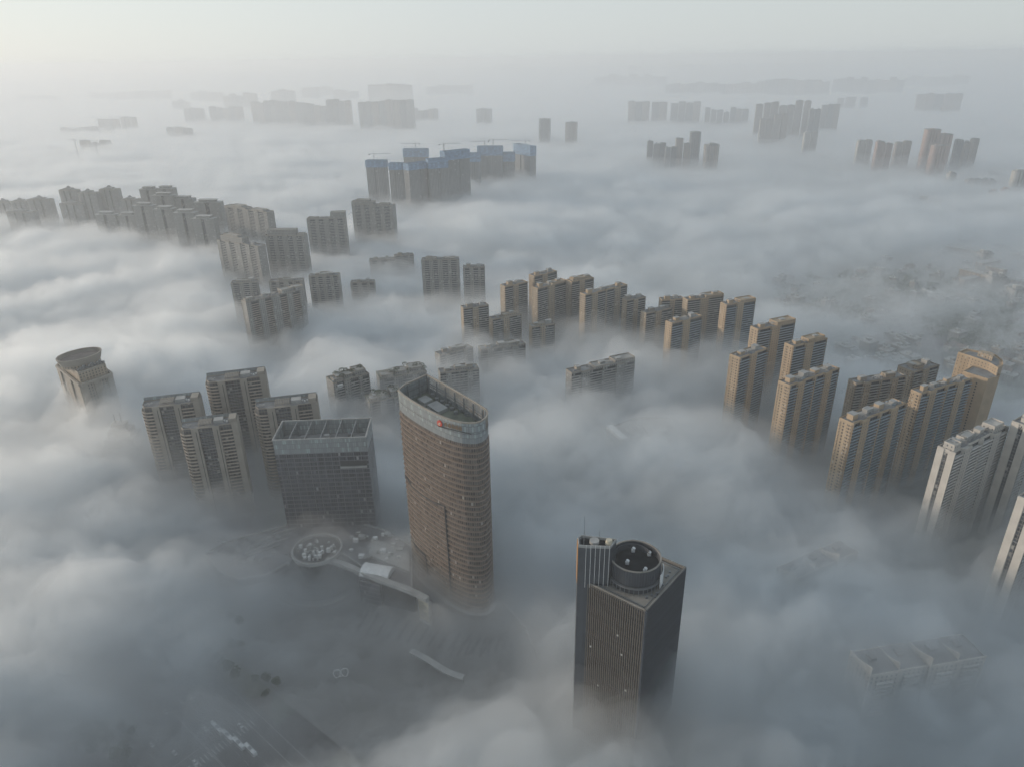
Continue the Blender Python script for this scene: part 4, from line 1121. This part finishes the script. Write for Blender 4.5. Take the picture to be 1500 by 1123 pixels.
# blocks with planted roofs behind the office block
def leaf_cloud(mb, c, r, n, rg, s=.9):
    for _ in range(n):
        th = rg.uniform(0, 6.283); ph = math.acos(rg.uniform(-.4, 1)); k = rg.uniform(.55, 1) ** .5
        p = Vector((c[0] + r[0] * k * math.sin(ph) * math.cos(th), c[1] + r[1] * k * math.sin(ph) * math.sin(th), c[2] + r[2] * k * math.cos(ph)))
        a = Vector((rg.gauss(0, 1), rg.gauss(0, 1), rg.gauss(0, .6))).normalized(); b = a.orthogonal().normalized() * s * rg.uniform(.6, 1.2); a = a * s * rg.uniform(.6, 1.2)
        o = len(mb.v); mb.v += [tuple(p - a), tuple(p + b * .7), tuple(p + a), tuple(p - b * .7)]; mb.face((o, o + 1, o + 2, o + 3))
def planted_block(label, A, C, z, D, seed, patch):
    o, a, L = span(A, C, z); rg = random.Random(seed)
    t = apartment('apartment_tower', label, 'blocks with overgrown roofs in fog', o, a, L, D, z, SEG_M, M['greywall'], M['taupe_plain'], M['balcony'], houses=2, ups=((.05, .3, .1, .6, 2.5), (.35, .6, .2, .8, 3.5), (.65, .95, .2, .9, 5)), seed=seed, deck='roof_green')
    mb = MB()
    for k in range(9): leaf_cloud(mb, (L * rg.uniform(.2, .98), D * rg.uniform(.1, .9), z + 4 + rg.uniform(0, 2)), (3.2, 3, 2.2), 120, rg, .5)
    mb.build('roof_plants', M['leaf'], t)
    if patch: MB().box(L * .02, L * .25, -.3, -.01, z - 6, z - 2).build('pale_panel', M['white'], t)
planted_block('block with shaggy roof garden and a pale patch behind the office block', (488, 562), (541, 548), 74, 20, 301, True)
planted_block('ghostly wide block with shaggy roof left behind the sail tower', (556, 556), (625, 545), 62, 22, 302, False)
planted_block('ghostly small block just left of the sail tower top', (541, 590), (592, 580), 60, 20, 303, False)

# ------------------------------------------------------------------ shopping mall podium and plaza furniture
def mall():
    z = 20.
    pts = [at(x, y, z) for x, y in ((300, 812), (322, 838), (352, 850), (392, 842), (420, 826), (440, 812), (465, 806), (492, 806), (512, 818), (540, 838), (570, 853), (604, 862), (604, 800), (560, 775), (520, 764), (440, 765), (372, 782), (330, 795))]
    c = (sum(p[0] for p in pts) / len(pts), sum(p[1] for p in pts) / len(pts))
    l = lambda p: (p[0] - c[0], p[1] - c[1])
    t = thing('shopping_mall', 'low mall podium with curved terraces and a round glass rotunda at the towers feet', 'shopping mall', (c[0], c[1], 0))
    P = [l(p) for p in pts]
    if sum(p[0] * q[1] - q[0] * p[1] for p, q in zip(P, P[1:] + P[:1])) < 0: P = P[::-1]
    MB().prism(P, 0, z).build('wall', M['violet_glass'], t)
    for zz in (6.6, 13.2): 
        b = MB(); b.ring([(x * 1.004, y * 1.004) for x, y in P], zz, zz + 1.3, 1.0); b.build('terrace_band', M['roof_pale'], t)
    MB().ring(P, z, z + 1.6, 1.0).build('parapet', M['roof_pale'], t)
    # roof decks and strips
    q = [l(at(x, y, z)) for x, y in ((545, 790), (600, 812), (600, 840), (540, 815))]
    MB().prism(q[::-1], z + .01, z + 2.6).build('roof_slab', M['roof_pale'], t)
    for k in range(5):
        x0, y0 = 330 + k * 12, 832 - k * 10
        pa = [l(at(x0 + 20 * j, y0 - 9 * j - 3 * math.sin(j), z)) for j in range(5)]
        strip(MB(), pa, 1.4, z + .02, z + 1.1).build('roof_rib', M['roof_pale'] if k % 2 else M['roof'], t)
    rg = random.Random(5)
    for k in range(26):
        x, y = l(at(rg.uniform(515, 590), rg.uniform(783, 822), z)); s = rg.uniform(1, 2.6)
        MB().box(x - s, x + s, y - s * .7, y + s * .7, z + 2.7, z + 3.6 + rg.random() * 2).build('air_unit', M['roof_pale'] if k % 3 else M['white'], t)
    for k in range(30):
        x, y = l(at(rg.uniform(320, 425), rg.uniform(785, 828), z)); s = rg.uniform(.7, 2.0)
        MB().box(x - s, x + s, y - s * .7, y + s * .7, z + .02, z + 1 + rg.random() * 2).build('air_unit', M['steel'] if k % 3 else M['roof_pale'], t)
    # rotunda: flared drum with open top full of plant
    cx2, cy2 = l(at(465, 806, 24)); n = 36
    circ = lambda r: [(cx2 + r * math.cos(2 * math.pi * i / n), cy2 + r * math.sin(2 * math.pi * i / n)) for i in range(n)]
    ro = MB().prism(circ(13.5), 0, 24, circ(18.5)); rt = ro.build('rotunda', M['black_glass'], t)
    rr_ = MB(); rr_.ring(circ(20), 24.01, 27, 1.5); rr_.build('rotunda_rim', M['roof_pale'], rt)
    for k in range(40):
        th, rr2 = rg.uniform(0, 6.28), 15.5 * rg.random() ** .5; x, y = cx2 + rr2 * math.cos(th), cy2 + rr2 * math.sin(th); s = rg.uniform(.5, 1.5)
        MB().box(x - s, x + s, y - s * .8, y + s * .8, 24.02, 25.5 + rg.random() * 2.5).build('air_unit', M['white'] if k % 3 else M['roof_pale'], rt)
    b = MB(); b.ring(circ(17.5), .12, 1.4, 1.6); b.build('base_band', M['roof_pale'], rt)
    for r1 in (25, 31, 38):
        p_ = arc(cx2, cy2, r1, 185, 330, 30); p2_ = arc(cx2, cy2, r1 - 2.4, 185, 330, 30); b = MB()
        for i in range(30): b.prism([p_[i], p_[i + 1], p2_[i + 1], p2_[i]], .1, 1.0 if r1 > 30 else .6)
        b.build('terrace_step', M['roof_pale'] if r1 != 31 else M['roof'], t)
    # sweeping portal beam with screen leg
    zb = 24
    line = [l(at(x, y, zb)) for x, y in ((478, 818), (500, 824), (520, 832), (545, 843), (570, 852), (595, 861), (613, 869), (626, 876))]
    strip(MB(), line, 4.2, zb - 2.2, zb + .8).build('portal_beam', M['roof_pale'], t)
    e0, e1 = line[-2], line[-1]
    an = math.atan2(e1[1] - e0[1], e1[0] - e0[0]); d = math.dist(e0, e1)
    lg = MB().box(0, d + 2.6, -1.2, 1.2, 0, zb - 2.21).build('portal_leg', M['roof_pale'], t); lg.location = (*e0, 0); lg.rotation_euler = (0, 0, an)
    sc = MB().box(.8, d + 1.6, -1.5, -1.21, 3.5, zb - 3.2).build('display_board', M['screen'], lg)
    g = MB()
    for k in range(7): g.box(1.3, 1.3 + (d - .6) * (.6 + .4 * math.sin(k * 2.1) ** 2), -1.56, -1.505, 6 + k * 2.1, 6.9 + k * 2.1)
    g.build('board_lines', M['dark'], lg)
    MB().box(.8, d + 1.6, -2.4, -1.3, 1.5, 2.2).build('board_lamp_shelf', M['white'], lg)
    vd = [l(at(x, y, 0)) for x, y in ((572, 893), (606, 902))]
    an = math.atan2(vd[1][1] - vd[0][1], vd[1][0] - vd[0][0]); dd = math.dist(*vd)
    o = MB().box(-8, dd, 4, 6, .1, 20.5).build('void_shade_block', M['dark'], t); o.location = (*vd[0], 0); o.rotation_euler = (0, 0, an)  # solid dark block, the shade under the portal put into its colour
    o = MB().box(-26, -8.2, 1, 3, .1, 20.5).build('entrance_glass', M['violet_glass'], t); o.location = (*vd[0], 0); o.rotation_euler = (0, 0, an)
    # vaulted white canopy
    a0, a1 = l(at(532, 831, 24)), l(at(573, 838, 24))
    d = math.dist(a0, a1); an = math.atan2(a1[1] - a0[1], a1[0] - a0[0]); r = 7.2
    v = MB(); v.v = []; m_ = 12
    for xx in (0, d):
        for i in range(m_ + 1): th = math.pi * i / m_; v.v.append((xx, r * math.cos(th), r * .7 * math.sin(th)))
    for i in range(m_): v.face((i, i + 1, m_ + 2 + i, m_ + 1 + i))
    v.face(list(range(m_ + 1))[::-1]); v.face(list(range(m_ + 1, 2 * m_ + 2)))
    o = v.build('vault_canopy', M['white'], t); o.location = (*a0, z + 2); o.rotation_euler = (0, 0, an)
    return t
mall()
cp = [at(x, y, 6) for x, y in ((602, 952), (614, 958), (628, 966), (642, 975), (656, 983), (668, 988), (679, 991))]
cn = strip(MB(), cp, 4.6, 5.6, 6.2)
for p in cp: cn.tube((*p, .1), (*p, 5.6), .25, 6)
tag(cn.build('curved_canopy', M['roof_pale']), 'pale curved walkway canopy on the plaza in front of the sail tower', 'canopy')
# looped sculpture on the plaza
sx, sy = at(500, 990, 0)
t = thing('loop_sculpture', 'white sculpture of two open loops standing on the plaza', 'sculpture', (sx, sy, .1), .2)
for sgn in (-1, 1):
    lp = MB(); pr = None
    for i in range(25):
        th = 2 * math.pi * i / 24; p = (sgn * (2.6 + 2.3 * math.cos(th)), .6 * math.sin(th), 3.4 + 3.1 * math.sin(th) + .5 * math.cos(2 * th))
        if pr: lp.tube(pr, p, .28, 6)
        pr = p
    lp.build('loop', M['white'], t)
MB().box(-2, 2, -1, 1, 0, .5).build('plinth', M['roof_pale'], t)
# ramp wall curving right of the sail tower
rw = strip(MB(), [at(x, y, 3) for x, y in ((728, 872), (746, 888), (762, 906), (774, 924), (783, 946), (788, 962))], 1.2, 0.02, 4.0)
tag(rw.build('ramp_wall', M['roof_pale']), 'pale low wall curving along the ramp right of the sail tower', 'wall')

# vehicles on the lower left road
def vehicle(kind, label, px, py, group, body, first=[{}]):
    x, y = at(px, py, .5)
    reg = first[0]
    if kind not in reg:
        t = thing(kind, label, 'bus' if kind == 'bus' else 'car', (x, y, .07), cdir, group)
        if kind == 'bus':
            MB().prism([(-5.6, -1.25), (5.6, -1.25), (5.6, 1.25), (-5.6, 1.25)], .45, 3.0, [(-5.5, -1.15), (5.45, -1.15), (5.45, 1.15), (-5.5, 1.15)]).build('body', body, t)
            MB().box(-5.4, 5.3, -1.27, 1.27, 1.5, 2.45).build('window_band', M['window'], t)
            MB().box(-1.5, 1.5, -.8, .8, 3.0, 3.3).build('roof_unit', M['steel'], t); wx = 3.6; wr = .5
        else:
            MB().prism([(-2.2, -.88), (2.2, -.88), (2.2, .88), (-2.2, .88)], .3, .85).build('body', body, t)
            MB().prism([(-1.5, -.8), (1.0, -.8), (1.0, .8), (-1.5, .8)], .852, 1.45, [(-1.1, -.65), (.45, -.65), (.45, .65), (-1.1, .65)]).build('cabin', M['window'], t)
            MB().box(-1.05, .4, -.62, .62, 1.452, 1.49).build('roof', body, t); wx = 1.35; wr = .33
        for a in (-wx, wx):
            for b in (-.9, .9): MB().tube((a, b - .1, wr), (a, b + .1, wr), wr, 10).build('wheel', M['dark'], t)
        reg[kind] = t
        return t
    return copy_tree(reg[kind], (x, y, .07), cdir, None, label)
GB = 'white buses in line on the lower left road'
for lb, px, py in (('white bus at the head of the line near the dark road patch', 319, 1068), ('white bus second in the line on the road', 334, 1079), ('white bus half veiled by fog, third in the line', 350, 1090), ('white bus last of the line toward the frame bottom', 367, 1099)):
    vehicle('bus', lb, px, py, GB, M['white'])
GC = 'cars on the lower left road'
for lb, px, py in (('pale car farthest left on the lower left road', 156, 1013), ('pale car just above the bare green patch', 195, 1062), ('pale car near the crosswalk at the frame bottom', 256, 1102), ('pale car alone near the top of the visible road', 241, 981), ('pale car left of a pair mid-road', 266, 1027), ('pale car right of a pair mid-road', 278, 1020), ('pale car close to the median line', 243, 1042), ('pale car ahead of the first white bus', 312, 1058), ('pale car left of the white buses', 301, 1067), ('pale car lowest on the road by the frame bottom', 286, 1116), ('pale car in the left lane below the bare green patch', 222, 1090), ('pale car right of the buses near the road edge', 352, 1062)):
    vehicle('car', lb, px, py, GC, M['white'])

# ------------------------------------------------------------------ low buildings at the centre, veiled
def low_block(label, pts, z, wallm, roofm, extra=None, name='low_building', cat='low building', group=None):
    W = [at(x, y, z) for x, y in pts]; c = (sum(p[0] for p in W) / len(W), sum(p[1] for p in W) / len(W))
    P = [(x - c[0], y - c[1]) for x, y in W]
    if sum(p[0] * q[1] - q[0] * p[1] for p, q in zip(P, P[1:] + P[:1])) < 0: P = P[::-1]
    t = thing(name, label, cat, (c[0], c[1], 0), 0, group)
    MB().prism(P, 0, z).build('wall', wallm, t); MB().ring(P, z, z + 1.2, .5).build('parapet', M['roof_pale'], t)
    MB().prism([(x * .94, y * .94) for x, y in P], z + .01, z + .2).build('roof', roofm, t)
    if extra: extra(t, lambda px, py: tuple(a - b for a, b in zip(at(px, py, z), c)), z)
    return t
def ex1(t, l, z):
    for k in range(5):
        pa = [l(916 + k * 6 - 2, 628 + k * 5 - k * 6), l(930 + k * 6, 640 - k * 1)]
        strip(MB(), pa, 1.5, z + .25, z + 2).build('roof_rib', M['roof_pale'], t)
    strip(MB(), [l(892, 626), l(915, 645)], 7, z + .22, z + 3).build('roof_slab', M['white'], t)
low_block('veiled low building with ribbed pale roof left of the blue-roofed one', [(888, 628), (916, 648), (992, 632), (985, 612), (930, 612)], 40, M['greywall'], M['roof'], ex1)
def ex2(t, l, z):
    strip(MB(), [l(968, 674), l(998, 700)], 6.5, z + .22, z + 4).build('roof_slab', M['roof_pale'], t)
    strip(MB(), [l(998, 700), l(1022, 680)], 3.2, z + .22, z + 4.6).build('roof_beam', M['roof_pale'], t)
    strip(MB(), [l(1015, 668), l(1042, 659)], 6.5, z + .22, z + 4).build('roof_slab', M['roof_pale'], t)
    MB().prism([l(984, 680), l(995, 688), l(1006, 678), l(996, 672)], z + .22, z + 1).build('skylight', M['pool'], t)
    MB().prism([l(1001, 684), l(1006, 688), l(1013, 682), l(1007, 677)], z + .22, z + 3).build('plant_room', M['dark'], t)
low_block('veiled white building with angled roof slabs and a blue skylight', [(966, 676), (998, 703), (1026, 688), (1044, 662), (1010, 660)], 36, M['whitewall'], M['roof'], ex2)
def ex3(t, l, z):
    for k in range(5): strip(MB(), [l(985 + k * 6, 770 + k * 7), l(1040 + k * 6, 762 + k * 6), l(1088, 770 + k * 5)], 3, z + .25, z + 1.5 + k % 2).build('roof_rib', M['roof_pale'] if k % 2 else M['roof'], t)
low_block('dark ribbed roof glimpsed through a hole in the fog right of the drum tower', [(975, 775), (1010, 805), (1095, 790), (1085, 755), (1020, 758)], 14, M['greywall'], M['roof'], ex3)

# ------------------------------------------------------------------ low city and trees on the right, seen through thin fog
rg = random.Random(77)
def house_proto(kind):
    lb = {'gabled_house': 'small gabled house among the hazy low roofs on the right', 'flat_house': 'small pale flat-roofed building in the hazy low city on the right', 'row_house': 'long low terrace block in the hazy low city on the right'}[kind]
    t = thing(kind, lb, 'house', (0, 0, 0), 0, lb)
    if kind == 'gabled_house':
        MB().box(-6, 6, -4, 4, 0, 8).build('wall', M['whitewall'], t)
        m = MB(); m.v = [(-6.5, -4.6, 7.9), (6.5, -4.6, 7.9), (6.5, 4.6, 7.9), (-6.5, 4.6, 7.9), (-6.5, 0, 11.5), (6.5, 0, 11.5)]
        for f in ((0, 1, 5, 4), (2, 3, 4, 5), (0, 4, 3), (1, 2, 5), (3, 2, 1, 0)): m.face(f)
        m.build('roof', M['brick_roof'], t)
    elif kind == 'flat_house':
        MB().box(-7, 7, -5.5, 5.5, 0, 13).build('wall', M['greywall'], t); MB().box(-7.4, 7.4, -5.9, 5.9, 13.01, 13.6).build('roof', M['roof_pale'], t)
        MB().box(-2, 2, -1, 3, 13.61, 16).build('stair_house', M['roof_pale'], t)
    else:
        MB().box(-22, 22, -6, 6, 0, 17).build('wall', M['farbeige'], t); MB().box(-22.4, 22.4, -6.4, 6.4, 17.01, 17.7).build('roof', M['roof_pale'], t)
    return t
placed = {}
regions = [((1130, 1500), (325, 480), 95, 0), ((1330, 1500), (235, 318), 70, .3), ((1232, 1345), (500, 545), 34, 0), ((1390, 1500), (490, 560), 28, 0), ((960, 1330), (185, 238), 60, .5), ((1400, 1500), (350, 450), 16, .6), ((1440, 1500), (195, 235), 22, .4)]
for (xa, xb), (ya, yb), n, prow in regions:
    for i in range(n):
        kind = 'row_house' if rg.random() < prow else ('flat_house' if rg.random() < .55 else 'gabled_house')
        x, y = at(rg.uniform(xa, xb), rg.uniform(ya, yb), 0)
        s = rg.uniform(.75, 1.5); rz = R(30) + rg.choice((0, math.pi / 2)) + rg.uniform(-.15, .15)
        if kind not in placed:
            placed[kind] = house_proto(kind); placed[kind].location = (x, y, 0); placed[kind].rotation_euler = (0, 0, rz)
        else: copy_tree(placed[kind], (x, y, 0), rz, (s, s, rg.uniform(.8, 1.4)))
for lb, x0, x1, yt, yb, kw in [
    ('cream mid-rise at the right frame edge above the low city', 1488, 1512, 252, 292, dict(wall='whitewall', zf=0)),
    ('cream mid-rise left of the low city on the far right', 1391, 1402, 256, 278, dict(wall='whitewall', zf=0)),
    ('pale mid-rise in thin fog near the right edge', 1440, 1458, 370, 392, dict(wall='whitewall', zf=0)),
    ('pale blocky mid-rise with ribbed wall at the right edge', 1486, 1504, 425, 446, dict(wall='whitewall', zf=0)),
    ('pale low hall with two wings near the right edge', 1454, 1480, 406, 428, dict(wall='whitewall', zf=0, n=2)),
    ('long grey mid-rise row above the low city on the right', 1418, 1462, 265, 282, dict(n=4, zf=0)),
    ('pale mid-rise with pink top near the right edge', 1455, 1500, 280, 300, dict(n=3, wall='redwall', zf=0)),
]:
    xm = (x0 + x1) / 2
    far_block(lb, x0, x1, yt, yb, 'mid-rise blocks at the right edge', name='midrise_block', **kw)
gb = MB()
strip(gb, [at(1404, 415, 8), at(1431, 421, 8)], 7, 0, 10)
tag(gb.build('long_shed', M['white']), 'long white shed roof slanting in the thin fog on the right', 'shed')
gb = MB()
strip(gb, [at(1352, 423, 8), at(1366, 430, 8), at(1383, 429, 8)], 5, 0, 9)
tag(gb.build('curved_shed', M['white']), 'pale curved shed roof left of the long white shed', 'shed')

def wood(label, polys, n, seed, name='woods', h=9):
    rg = random.Random(seed); mb = MB()
    for k in range(n):
        (xa, xb), (ya, yb) = rg.choice(polys)
        x, y = at(rg.uniform(xa, xb), rg.uniform(ya, yb), 0); s = rg.uniform(3, 6)
        leaf_cloud(mb, (x, y, h * rg.uniform(.4, .8)), (s, s, h * .5), 26, rg, 1.6)
    o = mb.build(name, M['leaf']); o['kind'] = 'stuff'; o['label'] = label; o['category'] = 'woods'
wood('dark green woods seen through thin fog on the right', [((1370, 1480), (455, 500)), ((1390, 1500), (440, 520)), ((1230, 1340), (400, 440)), ((1180, 1480), (360, 500)), ((1300, 1500), (300, 340)), ((1130, 1400), (420, 480))], 1500, 5)
# single trees by the road and plaza
def tree_proto():
    t = thing('tree', 'street tree with dark rounded crown by the lower left road, dim in fog', 'tree', (0, 0, 0), 0, 'street trees by the road and plaza')
    k = MB().tube((0, 0, 0), (.2, .1, 3), .28, 7, .2)
    for i in range(5):
        a = i * 1.26; k.tube((.2, .1, 2.6), (1.9 * math.cos(a), 1.9 * math.sin(a), 5.2), .14, 5, .05)
    k.build('trunk', M['bark'], t)
    g = random.Random(9); c = MB()
    for i in range(9):
        a = g.uniform(0, 6.28); r = g.uniform(0, 2.2); leaf_cloud(c, (r * math.cos(a), r * math.sin(a), g.uniform(4.2, 7)), (1.7, 1.7, 1.3), 90, g, .42)
    c.build('crown', M['leaf'], t)
    return t
tp = None
g = random.Random(4)
spots = [road_pt(-60 + k * 8.5 + g.uniform(-1, 1), off) for off in (-40, 40) for k in range(14)]
spots += [at(g.uniform(110, 195), g.uniform(1070, 1118), 0) for _ in range(26)]
spots += [at(g.uniform(x - 22, x + 22), g.uniform(y - 14, y + 14), 0) for x, y in ((335, 945), (395, 1010), (330, 920)) for _ in range(5)]
for x, y in spots:
    if tp is None: tp = tree_proto(); tp.location = (x, y, 0)
    else:
        s = g.uniform(.8, 1.35); copy_tree(tp, (x, y, 0), g.uniform(0, 6), (s, s, s))

# ------------------------------------------------------------------ fog: bodies of vapour with modelled tops, and the haze box
PERM = np.random.RandomState(7).permutation(512); GA = np.random.RandomState(8).rand(512) * 2 * math.pi
def perlin(x, y):
    xi = np.floor(x).astype(int); yi = np.floor(y).astype(int); xf = x - xi; yf = y - yi
    u = xf**3 * (xf * (xf * 6 - 15) + 10); v = yf**3 * (yf * (yf * 6 - 15) + 10)
    def g(i, j, dx, dy):
        a = GA[PERM[(PERM[(xi + i) & 511] + yi + j) & 511]]; return np.cos(a) * dx + np.sin(a) * dy
    n0 = g(0, 0, xf, yf) * (1 - u) + g(1, 0, xf - 1, yf) * u; n1 = g(0, 1, xf, yf - 1) * (1 - u) + g(1, 1, xf - 1, yf - 1) * u
    return (n0 * (1 - v) + n1 * v) * 1.5
def fbm(x, y, o=5, billow=False, gain=.5):
    t = 0; a = 1; n = 0
    for k in range(o):
        p = perlin(x * 2**k + 17 * k, y * 2**k - 31 * k)
        if billow: p = np.abs(p) * 2 - .5
        t = t + p * a; n += a; a *= gain
    return t / n
NR, NC = 620, 620
yy = -280 + (np.exp(np.linspace(0, math.log(1 + 16800 / 380), NR)) - 1) * 380
tt = np.linspace(-1, 1, NC)
Y = np.repeat(yy[:, None], NC, 1); X = tt[None, :] * (.9 * np.maximum(yy, 0)[:, None] + 430)
DIST = np.hypot(X, Y)
def noise(seed, sx, billow=True, o=6, stretch=1.5):
    wx = fbm(X / 260 + seed, Y / 260, 3) * 60; wy = fbm(X / 260 - seed, Y / 260 + 9, 3) * 60
    ca, sa = math.cos(.35), math.sin(.35)
    k2 = np.clip(900 / (DIST + 300), .3, 1)
    wx = wx + fbm(X / 75 + seed, Y / 75 + 5, 3) * 26 * k2; wy = wy + fbm(X / 75 - 7, Y / 75 + seed, 3) * 26 * k2
    U = (X + wx) * ca + (Y + wy) * sa; V = -(X + wx) * sa + (Y + wy) * ca
    return fbm(U / sx / stretch + seed, V / sx, o, billow)
def bump(px, py, rx, ry, a, z=45):
    x, y = at(px, py, z); return a * np.exp(-(((X - x) / rx)**2 + ((Y - y) / ry)**2))
base = np.full_like(X, 41.)
thin = 0
for px, py, rx, ry, a in [
    (570, 890, 130, 60, 28), (690, 930, 70, 60, 22), (250, 1050, 100, 60, 29), (400, 800, 90, 50, 10), (440, 960, 80, 40, 8),
    (1330, 410, 430, 340, 40), (1280, 240, 900, 520, 32), (1100, 200, 900, 900, 12), (1470, 520, 160, 170, 22),
    (1190, 620, 80, 90, 18), (1290, 680, 90, 70, 20), (1390, 620, 90, 90, 16), (1410, 690, 50, 60, 10),
    (870, 470, 110, 60, 10), (440, 375, 200, 110, 12), (300, 340, 220, 120, 6), (290, 700, 90, 50, 16), (440, 700, 80, 50, 6), (400, 490, 60, 50, 10),
]: thin = thin + bump(px, py, rx, ry, a)
base -= thin
for b in [
    (60, 700, 150, 200, 26), (150, 900, 100, 90, 20), (120, 560, 170, 110, 24), (300, 470, 150, 110, 8), (790, 690, 110, 110, 26), (720, 570, 110, 70, 24), (960, 640, 100, 90, 18), (1060, 700, 80, 80, 14),
    (880, 530, 90, 60, 14), (560, 560, 80, 40, 18), (600, 470, 150, 60, 14), (545, 398, 70, 50, 10),
    (640, 330, 260, 160, 12), (1340, 930, 130, 90, 17), (1200, 830, 80, 60, 13), (1030, 1020, 130, 70, 8), (640, 1085, 200, 50, -15), (180, 640, 40, 40, 18),
    (820, 260, 400, 260, 10), (300, 230, 700, 500, 8),
]:
    base += bump(*b)
def layer(hf, dens, g=FOG_G, col=FOG_COL):
    Z = np.maximum(hf, -3.)
    n = NR * NC
    v = np.concatenate([np.stack([X, Y, Z], -1).reshape(-1, 3), np.stack([X, Y, np.full_like(Z, -3.6)], -1).reshape(-1, 3)])
    i = np.arange(n).reshape(NR, NC); a, b, c, d = i[:-1, :-1].ravel(), i[:-1, 1:].ravel(), i[1:, 1:].ravel(), i[1:, :-1].ravel()
    rim = np.concatenate([i[0, :], i[1:, -1], i[-1, -2::-1], i[-2:0:-1, 0]]); r2 = np.roll(rim, -1)
    q = np.concatenate([np.stack([a, b, c, d], 1), np.stack([d, c, b, a], 1) + n, np.stack([rim + n, r2 + n, r2, rim], 1)])
    me = bpy.data.meshes.new('fog'); me.from_pydata(v.tolist(), [], q.tolist()); me.materials.append(volume('fog', dens, col, g))
    o = bpy.data.objects.new('fog', me); COL.objects.link(o); o['kind'] = 'stuff'
def volume(name, dens, col, g):
    m = bpy.data.materials.new(name); m.use_nodes = True; n = m.node_tree; n.nodes.clear()
    o = n.nodes.new('ShaderNodeOutputMaterial'); v = n.nodes.new('ShaderNodeVolumePrincipled')
    v.inputs['Color'].default_value = (*col, 1); v.inputs['Density'].default_value = dens; v.inputs['Anisotropy'].default_value = g
    n.links.new(v.outputs[0], o.inputs['Volume']); return m
N1 = noise(3, 170, True, 7, 1.9); N2 = noise(40, 100, True, 7, 2.1); N3 = noise(77, 72, True, 6, 1.7); N4 = noise(140, 320, False, 6)
N5 = noise(211, 45, True, 5, 2.0); N6 = noise(311, 42, False, 5, 2.6)
far = np.clip((DIST - 700) / 2500, 0, 1)
amp = (.9 - .2 * far) * (1 - .42 * np.clip(thin / 34, 0, 1))
layer(base + 18 + amp * (N1 * 50 + N4 * 24 + N5 * 20), .004)
layer(base + 5 + amp * (N1 * 44 + N2 * 40 + N4 * 26 + N5 * 26), .009)
layer(base - 7 + amp * (N1 * 36 + N3 * 50 + N4 * 28 - N5 * 28), .017)
layer(base - 20 + amp * (N2 * 50 + N3 * 46 + N4 * 30 + N5 * 20), .027)
# torn veils drifting over the top and, low down, over the streets where the fog is thin
layer(np.where(thin > 7, 6 + np.clip(thin - 7, 0, 12) * .6 + 52 * N2 + 34 * N5 + 16 * N3, -3.), .011)
layer(base + 4 + amp * (N1 * 40 + N4 * 26 + N6 * 62), .0065)
# distant mist that thickens beyond the near towers
layer(20 + 230 * np.clip((DIST - 900) / 1500, 0, 1) ** 1.5 + 20 * N4, .00034, .3, (.92, .96, 1.0))
layer((54 + 24 * N4) * (1 - .3 * np.clip(thin / 34, 0, 1) * np.clip((620 - Y) / 200, 0, 1)), .0029)
hz = MB().box(-12000, 12000, -420, 17500, -1, 398).build('haze', volume('haze', HAZE_D, HAZE_COL, .3)); hz['kind'] = 'stuff'
